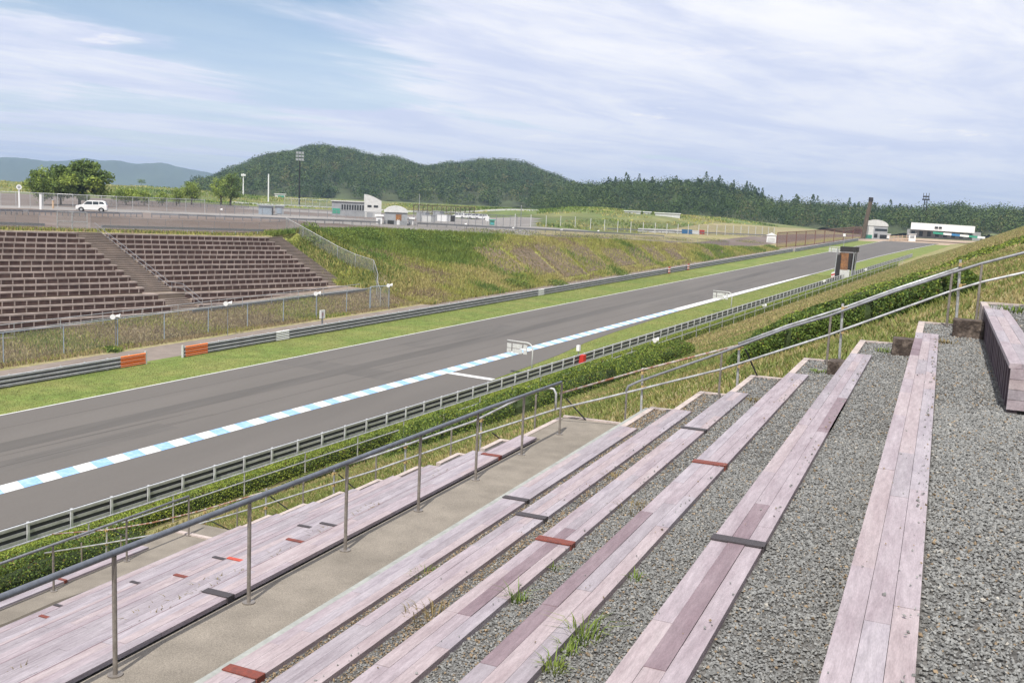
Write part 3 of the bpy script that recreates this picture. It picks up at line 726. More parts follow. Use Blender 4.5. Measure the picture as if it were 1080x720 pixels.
def hedge(name, path, width, height, n, size, mats, probs, label, taper=.0, rag=.18, seed=1, group=None, bias=1.0):
    """path: list of (x,y); body fills the whole volume with leaves over a core of twigs"""
    path = np.array(path, float); seg = np.diff(path, axis=0); L = np.hypot(seg[:,0], seg[:,1]); cum = np.concatenate([[0], np.cumsum(L)])
    u = RNG.random(n)**bias*cum[-1]; i = np.clip(np.searchsorted(cum, u)-1, 0, len(L)-1); f = (u-cum[i])/L[i]
    c = path[i]+seg[i]*f[:, None]; nn = np.stack([-seg[i][:,1], seg[i][:,0]], 1)/L[i][:, None]
    # points biased to the shell
    w = RNG.uniform(-1, 1, n); h = RNG.random(n)
    k = RNG.random(n); top = k < .42; side = (k >= .42) & (k < .85)
    h = np.where(top, 1-np.abs(RNG.normal(0, .05, n)), h); w = np.where(side, np.sign(w)*(1-np.abs(RNG.normal(0, .07, n))), w)
    lm = lump(c[:,0], c[:,1], 1.3, seed)+.5*lump(c[:,0]+w, c[:,1], 4.1, seed+2)
    ends = np.minimum(1, np.minimum(u, cum[-1]-u)/.9+.25)
    hh = height*(1+rag*lm)*ends*(1-taper*np.abs(w)**3); ww = width/2*(1+.6*rag*lump(c[:,0], c[:,1], 2.1, seed+5))*ends*(1-.22*h**4)
    xy = c+nn*(w*ww)[:, None]
    z = Gv(xy[:,0], xy[:,1])+hh*h+.02
    P = np.column_stack([xy, z]); Vq, Fq = quads(P, size)
    m = RNG.choice(len(mats), n, p=probs)
    o = npmesh(name, Vq, Fq, mats, m)
    tag(o, label, 'hedge', group)
    # twig core
    cb = MB(); step = .35; d = 0
    while d < cum[-1]:
        j = min(len(L)-1, max(0, int(np.searchsorted(cum, d)-1))); ff = (d-cum[j])/L[j]; p = path[j]+seg[j]*ff
        nx = np.array([-seg[j][1], seg[j][0]])/L[j]
        for q in (0,):
            x, y = p+nx*q*width; x += random.uniform(-.1, .1); z0 = G(x, y); hq = height*random.uniform(.55, .85)
            cb.tube([(x, y, z0-.1), (x+random.uniform(-.15, .15), y+random.uniform(-.15, .15), z0+hq)], .022, 4, cap=False, r2=.008)
        d += step
    cb.build('stems', M['twig'], o, origin=(0,0,0))
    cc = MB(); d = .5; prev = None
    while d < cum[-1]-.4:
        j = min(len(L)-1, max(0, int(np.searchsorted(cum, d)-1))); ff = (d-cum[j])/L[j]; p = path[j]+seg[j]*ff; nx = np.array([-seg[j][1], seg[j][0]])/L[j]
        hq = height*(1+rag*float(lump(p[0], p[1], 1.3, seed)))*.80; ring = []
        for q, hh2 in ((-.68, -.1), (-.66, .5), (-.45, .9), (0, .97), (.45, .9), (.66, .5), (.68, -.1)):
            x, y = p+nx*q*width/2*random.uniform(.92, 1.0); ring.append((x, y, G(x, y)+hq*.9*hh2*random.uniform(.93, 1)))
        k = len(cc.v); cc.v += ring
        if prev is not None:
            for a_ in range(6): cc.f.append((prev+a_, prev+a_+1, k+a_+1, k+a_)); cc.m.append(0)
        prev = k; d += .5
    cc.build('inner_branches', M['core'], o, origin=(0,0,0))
    return o
HG = 'hedges on the near hillside'
hedge('hedge', [XY(s, -33.0+.05*math.sin(s)) for s in range(10, 232, 6)], 1.35, .86, 190000, .10, [M['hedge_lime'], M['hedge_dark'], M['hedge_brown']], [.80, .16, .04], 'long clipped lime-green hedge between the near guard rail and the pipe fence', rag=.08, seed=1, bias=1.7, group=HG)
hedge('hedge', [XY(s, -29.6) for s in (6, 12, 18, 25)], 2.0, 1.15, 26000, .09, [M['hedge_dark'], M['hedge_lime'], M['hedge_brown']], [.7, .22, .08], 'dark ragged hedge directly below the lowest seat row', rag=.3, seed=2, group=HG)
hedge('hedge', [XY(s, -31.0+.02*s) for s in (30, 36, 42, 50)], .7, .32, 8000, .08, [M['hedge_dark'], M['hedge_lime'], M['hedge_brown']], [.45, .35, .2], 'low shaggy hedge with brown twigs in front of the pipe fence', rag=.5, seed=3, group=HG)
hedge('hedge', [(-23.5, 40.5), (-20.5, 41.0), (-17.5, 42.0), (-15.2, 45.0), (-14.0, 50), (-13.2, 54.5)], 3.0, 1.25, 50000, .095, [M['hedge_dark'], M['hedge_lime'], M['hedge_brown']], [.62, .36, .02], 'bushy mid-green hedge midway down the slope, beyond the walkway end', rag=.32, seed=4, taper=.3, group=HG)
hedge('hedge', [(-5.4, 28.6), (-3.6, 28.4), (-1.8, 28.5), (-.2, 29), (1.0, 29.6)], 1.9, .80, 42000, .08, [M['hedge_dark'], M['hedge_lime'], M['hedge_brown']], [.82, .15, .03], 'large dark green hedge climbing the hillside behind the end railing', rag=.25, seed=5, taper=.25, group=HG)
hedge('hedge', [(-8.5, 58), (-5, 60), (-2, 64), (1, 68), (4, 72), (8, 78)], 3.0, .38, 16000, .16, [M['hedge_dark'], M['hedge_lime'], M['hedge_brown']], [.35, .6, .05], 'loose bright green scrub higher up the far hillside', rag=.7, seed=6, taper=.5, group=HG)
# ------------------------------------------------------------------ grass stuff
def grass(name, pts, h, w, mats, mi=None, lean=.5, label=None):
    n = len(pts); a = RNG.uniform(0, 6.283, n); hh = h*RNG.uniform(.45, 1.25, n) if np.ndim(h) == 0 else h*RNG.uniform(.6, 1.2, n)
    d = np.stack([np.cos(a), np.sin(a), np.zeros(n)], 1); q = np.stack([-np.sin(a), np.cos(a), np.zeros(n)], 1)*(w*RNG.uniform(.6, 1.3, n))[:, None]
    b = a+RNG.normal(0, .8, n); l = np.stack([np.cos(b), np.sin(b), np.zeros(n)], 1)*(hh*lean*RNG.uniform(.2, 1.3, n))[:, None]
    P = np.asarray(pts); up = np.array([0,0,1.])
    tip = P+l+up*hh[:, None]; mid = P+l*.35+up*(hh*.55)[:, None]
    Vv = np.stack([P-q-up*.03, P+q-up*.03, mid+q*.8, tip, mid-q*.8], 1).reshape(-1, 3)
    o = npmesh(name, Vv, np.arange(n*5).reshape(-1, 5), mats, mi); o['kind'] = 'stuff'
    if label: o['label'] = label
    return o
def scatter(n, sr, tr, ok=None, bias=1.0):
    s = sr[0]+(sr[1]-sr[0])*RNG.random(n)**bias; t = RNG.uniform(tr[0], tr[1], n)
    x = hx*s+hy*t; y = hy*s-hx*t
    if ok is not None: k = ok(s, t, x, y); x, y, s, t = x[k], y[k], s[k], t[k]
    return np.column_stack([x, y, Gv(x, y)]), s, t
def outside(s, t, x, y): return ~((x > -14.3) & (y < 17.55) & ((y < 16.7) | (x > -6.5)))
P1, s1, t1 = scatter(150000, (8, 62), (-31.5, 3), outside, 1.2)
lm = lump(P1[:,0], P1[:,1], .9, 3)+.4*lump(P1[:,0], P1[:,1], 3, 1)+RNG.normal(0, .35, len(P1))
d1 = np.hypot(P1[:,0], P1[:,1])
grass('grass', P1, .10+.035*np.clip(lm, -1, 1.5)+.001*d1, .007+.0004*d1, [M['blade'], M['blade_green']], (lm > -.1).astype(int), .9)
P2, s2, t2 = scatter(90000, (62, 262), (-32, -3), None, 1.5)
lm = lump(P2[:,0], P2[:,1], .3, 3)+RNG.normal(0, .4, len(P2))
grass('grass', P2, .22+.08*np.clip(lm, -1, 1), .05, [M['blade'], M['blade_green']], (lm > .6).astype(int), .8)
# mown verges get a short nap so their edges are not knife-clean
P3, s3, t3 = scatter(60000, (20, 175), (-62.6, -56.0), None, 1.3)
grass('verge_grass', P3, .045, .02, [M['blade_green'], M['blade']], (RNG.random(len(P3)) < .15).astype(int), .6)
def vn(s, t, x, y): return t > np.interp(s, [e[0] for e in EDGE], [e[1] for e in EDGE])+.05
P4, s4, t4 = scatter(60000, (48, 190), (-42.0, -35.6), vn, 1.2)
grass('verge_grass', P4, .05, .02, [M['blade_green'], M['blade']], (RNG.random(len(P4)) < .35).astype(int), .6)
# wild far bank
SLABS = [(128,134,.25,.75),(134.5,141,.2,.7),(142,150,.1,.85),(151,160,.15,.8),(163,172,.2,.75),(173,180,.1,.8),(181,187,.2,.9),(190,196,.2,.8),(209,214,.2,.8),(216,222,.2,.8)]
def bankok(s, t, x, y):
    tp = np.interp(s, [e[0] for e in TTOP], [e[1] for e in TTOP]); return (t > tp-1.5) & (s > 100+(-68-t)*-.1)
P5, s5, t5 = scatter(230000, (100, 262), (-94, -67.2), bankok, 1.25)
up = (-67-t5)/22
lm = lump(P5[:,0], P5[:,1], .17, 2)+.6*lump(P5[:,0], P5[:,1], .55, 7)+RNG.normal(0, .25, len(P5))
slab = np.zeros(len(P5), bool)
for (a_, c_, u_, w_) in SLABS: slab |= (s5-6*(up*22/np.maximum(3, -67.5-np.interp(s5, [e[0] for e in TTOP], [e[1] for e in TTOP]))-.5) > a_-.2) & (s5-6*(up*22/np.maximum(3, -67.5-np.interp(s5, [e[0] for e in TTOP], [e[1] for e in TTOP]))-.5) < c_) & (up*22/np.maximum(3, -67.5-np.interp(s5, [e[0] for e in TTOP], [e[1] for e in TTOP])) > u_) & (up*22/np.maximum(3, -67.5-np.interp(s5, [e[0] for e in TTOP], [e[1] for e in TTOP])) < w_)
slab_old = ((s5 > 128) & (s5 < 205) & (up > .16) & (up < .8) & (lump(s5*1.0, t5*.25, .42, 1) > -.05))
mi = np.where(lm+np.clip(up-.35,0,1)*2.6*(s5 < 140)-.25 > .15, 1, np.where(lm < -.55, 2, 0)); keep = ~slab | (RNG.random(len(P5)) < .30)
hgt = np.where(mi == 1, .6, .5)*(1+.4*np.clip(lm, -1, 1))
grass('wild_grass', P5[keep], hgt[keep], .05, [M['bank_y'], M['bank_g'], M['bank_b']], mi[keep], .5)
P6, s6, t6 = scatter(60000, (25, 101), (-76.5, -68.6), None)
lm = lump(P6[:,0], P6[:,1], .3, 5)+RNG.normal(0, .35, len(P6))
grass('dry_grass', P6, .28+.1*np.clip(lm, -1, 1), .03, [M['bank_y'], M['bank_g'], M['bank_b']], np.where(lm > .55, 1, np.where(lm < .1, 2, 0)), .5)
P7, s7, t7 = scatter(9000, (20, 104), (-97, -93.4), None)
grass('dry_grass', P7, .35, .06, [M['bank_y'], M['bank_g'], M['bank_b']], RNG.choice(3, len(P7), p=[.5, .25, .25]), .5)
P8, s8, t8 = scatter(9000, (99.5, 106), (-92, -73), None)
grass('dry_grass', P8, .7, .07, [M['bank_y'], M['bank_g']], RNG.choice(2, len(P8), p=[.8, .2]), .5)

for k, (s0, s1) in enumerate([]): pass
# ------------------------------------------------------------------ far grandstand
SL = -.0235; HD = Vector((hx, hy, SL))
def SP(s, t, z): x, y = XY(s, t); return Vector((x, y, z+SL*(s-50)))
rows = []
for i in range(11): rows.append((-92.5+i, -91.5+i, -4.5-.5*i))
rows.append((-81.5, -79.5, -10.0))
for i in range(12, 17): rows.append((-79.5+(i-12), -78.5+(i-12), -4.5-.5*i))
def smax(i): return (10.43-.5*i)/.0481
gs = empty('grandstand', SP(60, -92, -13), 'large weathered terrace of mauve and dark brown seat rows across the track', 'grandstand')
def block(s0, s1):
    for i, (tb, tf, z) in enumerate(rows):
        e = min(s1, smax(i))
        if e-s0 < 1: continue
        st = MB(); st.prism([(0, -1.6), (tf-tb, -1.6), (tf-tb, -.10), (0, -.10)], SP(s0, tb, z), RT, UP, HD, e-s0)
        tr = st.build('tread', M['stand_c'], gs)
        r = MB(); r.prism([(-.30, -.13), (.05, -.13), (.05, .02), (-.30, .02)], SP(s0, tf, z), RT, UP, HD, e-s0)
        sr = r.build('seat_row', M['stand_pl'], gs)
        d = MB(); d.prism([(-.02, -.50), (.012, -.50), (.012, -.131), (-.02, -.131)], SP(s0, tf, z), RT, UP, HD, e-s0)
        d.build('riser', M['stand_dk'], sr)
        p = MB(); s = s0+.15+(i*.37) % 1.1
        while s < e:
            p.prism([(.013, -.50), (.051, -.50), (.051, -.131), (.013, -.131)], SP(s, tf, z), RT, UP, HD, random.choice([.10, .10, .12])); s += 1.15
            if random.random() < .02 : s += .3
        p.build('riser_posts', M['stand_pl'], sr)
block(10, 69.4); block(72.9, 98.0)
for s0, s1 in ((69.4, 72.9), (98.0, 101.4)):
    st = MB()
    for i, (tb, tf, z) in enumerate(rows):
        if min(s1, smax(i)) < s1-.5: continue
        n = 3 if tf-tb < 1.5 else 1
        for j in range(n):
            a = tb+(tf-tb)*j/n; c = tb+(tf-tb)*(j+1)/n; zz = z-.5*j/n+.02
            st.prism([(0, -.9), (c-a, -.9), (c-a, 0), (0, 0)], SP(s0, a, zz), RT, UP, HD, s1-s0, 0)
            st.prism([(c-a-.05, -.02), (c-a+.02, -.02), (c-a+.02, .012), (c-a-.05, .012)], SP(s0, a, zz), RT, UP, HD, s1-s0, 1)
    st.build('stairway', [M['stand_c'], M['kerb']], gs)
    for q in (s0,): 
        e = MB()
        for i, (tb, tf, z) in enumerate(rows[:12]): e.prism([(0, -.5), (tf-tb, -.5), (tf-tb, .03), (0, .03)], SP(q-.25, tb, z), RT, UP, HD, .22)
        e.build('stair_cheek', M['stand_pl'], gs)
ap = MB(); sa = [10+4*i for i in range(25)]
for a, c in zip(sa, sa[1:]):
    q = [PG(a, -75.2, .06), PG(a, -79.6, .06), PG(c, -79.6, .06), PG(c, -75.2, .06)]; ap.add(q, [(0,1,2,3)])
ap.build('apron_path', M['stand_c'])['kind'] = 'structure'
# hand rail down the stair
t = empty('stair_handrail', SP(73, -92, -4), 'pale pipe handrail running down the stairway of the grandstand', 'handrail')
for h_ in (.95, .5):
    b = MB(); b.tube([SP(72.6, -93, -4.4+h_), SP(72.6, -81.5, -9.9+h_), SP(72.6, -79.5, -10+h_), SP(72.6, -76.6, -11.4+h_)], .024, 6); b.build('rail', M['galvdk'], t)
for k in range(9):
    tt_ = -92.5+k*1.9; z = interp(tt_, [(-93, -4.4), (-81.5, -9.9), (-79.5, -10), (-76.6, -11.4)]); b = MB(); b.tube([SP(72.6, tt_, z), SP(72.6, tt_, z+.95)], .022, 5); b.build('post', M['galvdk'], t)
t = empty('front_handrail', PG(20, -75), 'pale pipe rail along the concrete path at the foot of the grandstand', 'handrail')
for h_ in (1.1, .6):
    b = MB(); b.tube([PG(s, -75.0, h_) for s in np.arange(12, 98, 4)], .035, 6); b.build('rail', M['galv'], t)
for s in np.arange(12, 98, 4.3): b = MB(); b.tube([PG(s, -75.0, -.1), PG(s, -75.0, 1.1)], .035, 6); b.build('post', M['galv'], t)
b = MB()
for s in np.arange(70, 96, 4): b.frame(PG(s+2, -75.35, .22), RT, HS, UP, .06, 1.98, .2)
tag(b.build('low_grey_barrier', M['galvdk'], origin=PG(83, -75.4)), 'low grey steel barrier at the foot of the grandstand stairway', 'barrier')
# ------------------------------------------------------------------ chain-link fences
def netfence(name, pts, h, m_post, m_net, label, group='wire fences across the track', pr=.03, top=True, part='post', ps=None):
    """pts: base points (one per post)"""
    t = empty(name, pts[0], label, 'fence', group); up = Vector((0,0,h))
    for p in pts: b = MB(); b.tube([Vector(p)-UP*.2, Vector(p)+up], pr, 5); b.build(part, m_post, t)
    if top: b = MB(); b.tube([Vector(p)+up for p in pts], pr*.8, 5); b.build('top_rail', m_post, t)
    b = MB()
    for a, c in zip(pts, pts[1:]): b.add([Vector(a)+UP*.03, Vector(c)+UP*.03, Vector(c)+up*.985, Vector(a)+up*.985], [(0,1,2,3)])
    b.build('netting', m_net, t); return t
bases = [25.6, 30.8, 36, 41.2, 46.4, 51.6, 56.8, 61.8, 67, 72.1, 77.2, 82.3, 87.4, 91.6]
netfence('chain_link_fence', [PG(s, -70) for s in bases], 2.45, M['bluegrey'], M['net'], 'blue-grey chain-link fence on the dry strip below the grandstand', pr=.045)
netfence('chain_link_fence', [PG(91.7, -70), PG(94.2, -69.2)], 2.6, M['bluegrey'], M['net_gal'], 'short dense wire panel where the lower fence ends', pr=.07)
netfence('chain_link_fence', [PG(104-.25*abs(t_+93)*0, t_) for t_ in (-94, -91, -88, -85, -82, -79)]+[PG(101, -76), PG(97.5, -73.5), PG(94.3, -70.5)], 1.9, M['galv'], M['net_gal'], 'pale wire fence slanting down the bank beside the grandstand', pr=.04)
netfence('chain_link_fence', [PG(s, interp(s, TTOP)-1.9) for s in np.arange(10, 69.3, 2.6)], 1.75, M['galvdk'], M['net_dk'], 'thin dark wire fence above the grandstand, before the gate', pr=.022)
netfence('chain_link_fence', [PG(s, interp(s, TTOP)-1.9) for s in np.arange(73.6, 236, 2.6)], 1.65, M['galvdk'], M['net_dk'], 'thin dark wire fence along the top of the grass bank', pr=.022)
g = empty('wire_gate', PG(71.3, -95), 'pale double wire gate at the top of the grandstand stairway', 'gate')
for a, c in ((69.5, 71.3), (71.35, 73.2)):
    b = MB()
    for s in (a, c): b.tube([PG(s, -95), PG(s, -95, 2.05)], .05, 6)
    for h_ in (.12, 1.0, 2.05): b.tube([PG(a, -95, h_), PG(c, -95, h_)], .04, 6)
    o = b.build('gate_leaf', M['galv'], g); b = MB(); b.add([PG(a, -95, .1), PG(c, -95, .1), PG(c, -95, 2), PG(a, -95, 2)], [(0,1,2,3)]); b.build('netting', M['net_gal'], o)
for sa_, sb_, l in ((20, 67.5, 'low grey road barrier on the plateau, before the wire gate'), (74.5, 100, 'low grey road barrier on the plateau, beyond the wire gate')):
    t = empty('road_barrier', PG(sa_, -94.4), l, 'barrier', 'low barriers above the grandstand')
    for h_ in ((.62,) ): b = MB(); b.bar(PG(sa_, -94.3, h_), PG(sb_, -94.3, h_), .06, .28); b.build('beam', M['galvdk'], t)
    for s in np.arange(sa_+.5, sb_, 4): b = MB(); b.tube([PG(s, -94.45), PG(s, -94.45, .75)], .06, 6); b.build('post', M['galv'], t)
tall = [hit(x, y) for x, y in [(1,217.5),(17,218),(32,218.6),(46,219.3),(61,220),(77,220.7),(92,221.4),(107,222),(123,222.6),(140,223),(157,223.5),(176,224),(196,224.5),(216,225)]]
netfence('chain_link_fence', tall, 2.35, M['galv'], M['net'], 'tall pale wire fence behind the white car, in front of the round trees', pr=.05)
# loudspeakers on poles
def speaker(p, h, lab, two=True, face=1):
    t = empty('loudspeaker', p, lab, 'loudspeaker', 'white horn loudspeakers')
    b = MB(); b.tube([p, Vector(p)+UP*h], .035, 6); b.build('pole', M['galvdk'], t)
    for sgn in ((-1, 1) if two else (1,)):
        c = Vector(p)+UP*(h+.1); d = (RT*.9*1+H*sgn*.7).normalized()
        b = MB(); prof = [(0, .06), (.11, .09), (.27, .15), (.36, .22), (.38, .22)]
        u = d.cross(UP).normalized(); w = d.cross(u); vs = []
        c = c+H*(sgn*.28)-d*.2
        for l_, r_ in prof:
            for k in range(12): a = k*6.28318/12; vs.append(c+d*l_+u*(r_*math.cos(a))+w*(r_*math.sin(a)))
        fs = [(i*12+k, i*12+(k+1) % 12, (i+1)*12+(k+1) % 12, (i+1)*12+k) for i in range(4) for k in range(12)]+[tuple(range(12))[::-1], tuple(range(48, 60))]
        b.add(vs, fs); b.build('horn', M['whitep'], t)
    return t
for (x, y0, y1), l in zip([(122,367,336), (240,354,321), (334,337,310), (410,326,301)], ['first of four on the wire fence, nearest the orange rail ends', 'second of the four on the wire fence below the grandstand stair', 'third of four on the wire fence, before the wire panel', 'at the end of the wire fence by the grass bank']):
    p = hit(x, y0); h_ = (y0-y1)*p.length/1085; speaker(p, h_, 'white twin loudspeaker, '+l)
for i, ((x, y0, y1), l) in enumerate(zip([(690,372,359), (805,330,323), (868,303,297), (912,290,285)], ['nearest', 'second', 'third', 'farthest'])):
    p = hit(x, y0); h_ = max(.5, (y0-y1)*p.length/1085); speaker(p, h_, 'low white loudspeaker by the near guard rail, %s of the four' % l)
for (x, y0, y1), l in zip([(232,231,222), (490,243,237), (540,247,241), (591,250,243), (630,250,244)], ['beside the dark round tree', 'beside the white octagonal board', 'third along the bank top fence', 'fourth along the bank top fence', 'fifth along the bank top fence']):
    p = hit(x, y0); speaker(p, (y0-y1)*p.length/1075, 'white plateau loudspeaker, '+l, two=False)
# ------------------------------------------------------------------ hanging distance signs
def gallows(s, arm, hgt, lab):
    p = PT(s, -36.0); t = empty('hanging_sign', p, lab, 'sign', 'distance signs hung over the near verge')
    pts = [p-UP*.0]+[p+UP*(hgt-.55)]+[p+UP*(hgt-.55+.5*math.sin(a))-RT*(.5-.5*math.cos(a)) for a in (.4,.8,1.2,1.57)]+[p+UP*(hgt-.02)-RT*arm]
    b = MB(); b.tube(pts, .055, 8); b.build('arm_post', M['whitew'], t, smoothed=True)
    b = MB(); z1 = hgt-.22; z0 = hgt-.98
    for k in (arm-.05, arm-.7, .55): b.tube([p-RT*k+UP*(hgt-.02), p-RT*k+UP*z0], .022, 5)
    b.build('hanger', M['galvdk'], t)
    for zc, hh in ((hgt-.40, .17), (hgt-.80, .17)):
        for a, c in ((arm, arm-.38), (arm-.50, .95), (.82, .5)):
            b = MB(); m_ = p-RT*((a+c)/2)+UP*zc; b.frame(m_, RT, H, UP, (a-c)/2, .02, hh); b.build('board', M['whitew'], t)
gallows(68.0, 2.3, 2.75, 'white hanging board sign reaching over the track paint, before the start line bar')
gallows(119.5, 2.4, 2.7, 'pale hanging board sign farther along the verge, halfway to the rusty tower')
gallows(185.0, 2.6, 5.6, 'small pale hanging sign in front of the rusty tower')
# extinguisher cabinet and box on the near rail
p = hit(614, 386); t = empty('fire_cabinet', p, 'small red fire cabinet behind the near guard rail', 'cabinet')
b = MB(); b.frame(p+UP*.55, RT, H, UP, .2, .27, .42); b.build('body', M['red_p'], t)
b = MB(); b.frame(p+UP*.55+RT*.21, RT, H, UP, .012, .2, .33); b.build('door', M['red_p'], t)
b = MB(); b.frame(p+UP*.06, RT, H, UP, .12, .15, .08); b.build('foot', M['black'], t)
p = hit(616, 385)-RT*.6; t = empty('signal_lamp', p, 'white box lamp on a short post above the red fire cabinet', 'signal lamp')
b = MB(); b.tube([p, p+UP*1.2], .04, 6); b.build('post', M['galv'], t); b = MB(); b.frame(p+UP*1.4, RT, H, UP, .14, .15, .24); b.build('lamp_box', M['whitep'], t)
b = MB(); b.frame(p+UP*1.4-RT*.15, RT, H, UP, .02, .09, .15); b.build('lens', M['darkgl'], t)
p = PT(77.6, -65.2); t = empty('marker_post', p, 'small white number post behind the far guard rail', 'marker')
b = MB(); b.frame(p+UP*.8, RT, H, UP, .06, .07, .8); b.build('post', M['galvdk'], t); b = MB(); b.frame(p+UP*1.35, RT, H, UP, .05, .36, .42); b.build('plate', M['whitep'], t)
b = MB(); b.frame(p+UP*1.35+RT*.053, RT, H, UP, .004, .10, .16); b.build('figure', M['red_p'], t)
# ------------------------------------------------------------------ rusty marshal tower
p = PT(184.5, -35.5); p.z = G(p.x, p.y); t = empty('marshal_tower', p, 'narrow rust-orange marshal tower with dark roof beside the near guard rail', 'tower', rz=0)
for a in (-1, 1):
    for c in (-1, 1): b = MB(); b.bar(p+RT*a*1.45+H*c*1.3-UP*.3+UP*.001*a, p+RT*(a*1.45+.25)+H*c*1.3+UP*5.6, .16, .16, up=(1,0,0)); b.build('leg', M['grey'], t)
def wall(n, m, o, sx, sy, sz): b = MB(); b.frame(p+o, RT, H, UP, sx, sy, sz); return b.build(n, m, t)
wall('floor', M['towerdark'], UP*1.75, 1.4, 1.25, .08)
wall('front_panel', M['towerorange'], RT*.15-H*1.27+UP*3.2, .62, .04, 1.5)
wall('side_panel', M['towerdark'], RT*1.0-H*1.26+UP*3.25, .26, .04, 1.4)
wall('side_panel', M['towerdark'], RT*1.42+UP*3.25, .04, 1.22, 1.4)
wall('side_panel', M['towerdark'], -RT*.92-H*1.26+UP*2.2, .40, .04, 2.1)
wall('back_panel', M['towerorange'], H*1.26+UP*3.2, 1.35, .04, 1.4)
wall('skirt', M['whitew'], RT*.3-H*1.24+UP*.85, .85, .04, .9)
wall('skirt', M['grey'], RT*1.40+UP*.85, .04, 1.15, .85)
wall('roof', M['towerdark'], RT*.6+UP*5.35, 1.35, 1.5, .42)
wall('railing', M['galv'], -RT*1.3-H*1.3+UP*4.9, .95, .03, .04)
b = MB(); b.tube([p-RT*.5+UP*5.7, p-RT*.5+UP*7.6], .04, 6); b.build('mast', M['galv'], t); b = MB(); b.frame(p-RT*.5+UP*7.8, RT, H, UP, .2, .2, .25); b.build('lamp', M['whitep'], t)
for k in range(3):
    q = PT(181.5-.9*k, -36.6); tt_ = empty('marker_post', q, 'red and white banded post by the rusty tower, %s of three' % ['first', 'second', 'third'][k], 'marker', 'banded posts by the rusty tower')
    for j in range(5): b = MB(); b.tube([q+UP*(.28*j), q+UP*(.28*j+.28)], .12, 8); b.build('red_band' if j % 2 else 'white_band', M['red_p' if j % 2 else 'whitep'], tt_)
# ------------------------------------------------------------------ cars
def car_proto(label, paint):
    """small boxy estate, nose towards -x, length 4.1"""
    t = empty('parked_car', (0,0,0), label, 'car')
    prof = [(-2.05,.32),(-2.05,.72),(-1.95,.86),(-1.15,1.0),(-.62,1.50),(-.45,1.58),(1.45,1.60),(1.78,1.50),(2.0,.98),(2.05,.9),(2.05,.34),(1.75,.30),(1.62,.52),(1.30,.66),(.98,.52),(.88,.28),(-.92,.28),(-1.02,.52),(-1.32,.66),(-1.62,.52),(-1.74,.30)]
    b = MB(); b.prism(prof, (0,-.80,0), (1,0,0), (0,0,1), (0,1,0), 1.60)
    o = b.build('body', paint, t)
    bm = bmesh.new(); bm.from_mesh(o.data)
    for v in bm.verts:
        if v.co.z > 1.05: v.co.y *= .86
    bmesh.ops.bevel(bm, geom=[e for e in bm.edges], offset=.03, segments=2, affect='EDGES'); bm.to_mesh(o.data); bm.free()
    for sgn in (-1, 1):
        for poly in ([(-1.0,1.04),(-.58,1.46),(.12,1.48),(.12,1.04)], [(.2,1.04),(.2,1.48),(.95,1.48),(.95,1.04)], [(1.03,1.04),(1.03,1.48),(1.5,1.46),(1.82,1.04)]):
            b = MB(); y0, y1 = .80, .70; yy = lambda z: (y0-(z-1.0)*.2)*sgn
            vs = [(x, yy(z)+.012*sgn, z) for x, z in poly]; vs2 = [(x, yy(z)-.02*sgn, z) for x, z in poly]; n = len(poly)
            b.add(vs+vs2, [tuple(range(n)), tuple(range(n, 2*n))[::-1]]+[(k, (k+1) % n, n+(k+1) % n, n+k) for k in range(n)]); b.build('side_window', M['darkgl'], t)
    b = MB(); b.bar((-1.13,0,1.03), (-.66,0,1.47), 1.30, .02, up=(0,0,1)); b.build('windscreen', M['darkgl'], t)
    b = MB(); b.bar((1.83,0,1.42), (2.0,0,1.03), 1.30, .02); b.build('rear_window', M['darkgl'], t)
    for x in (-1.32, 1.30):
        for sgn in (-1, 1):
            b = MB(); b.tube([(x, sgn*.60, .31), (x, sgn*.79, .31)], .31, 20); w = b.build('wheel', M['rubber'], t)
            b = MB(); b.tube([(x, sgn*.785, .31), (x, sgn*.80, .31)], .18, 14); b.build('rim', M['galv'], w)
    for sgn in (-1, 1):
        b = MB(); b.frame((-2.04, sgn*.58, .70), Vector((1,0,0)), Vector((0,1,0)), Vector((0,0,1)), .03, .15, .08); b.build('headlight', M['galv'], t)
        b = MB(); b.frame((2.03, sgn*.66, .82), Vector((1,0,0)), Vector((0,1,0)), Vector((0,0,1)), .03, .08, .14); b.build('tail_light', M['red_p'], t)
    b = MB(); b.frame((0,0,.30), Vector((1,0,0)), Vector((0,1,0)), Vector((0,0,1)), 2.0, .70, .07); b.build('underbody', M['black'], t)
    return t
car = car_proto('white estate car driving on the plateau road behind the grandstand', M['whitep'])
p = hit(97, 223.6); car.location = p+UP*.02; v = ray(97, 223)
car.rotation_euler = (0, 0, math.atan2(v.x, v.y)*-1+R(-6)); car.scale = (1.08, 1.08, 1.08)
for i, (x, y) in enumerate([(483,230.5),(492,230.8),(500,231.2),(507,231.6)]):
    c = copy_tree(car); p = hit(x, y); c.location = p+UP*.02; c.rotation_euler = (0, 0, R(20+7*i)); c.scale = (1, 1, 1)
    tag(c, 'tiny distant white car parked on the lot, %s of four in a line' % ['first', 'second', 'third', 'fourth'][i], 'car', 'white cars parked far off on the lot')
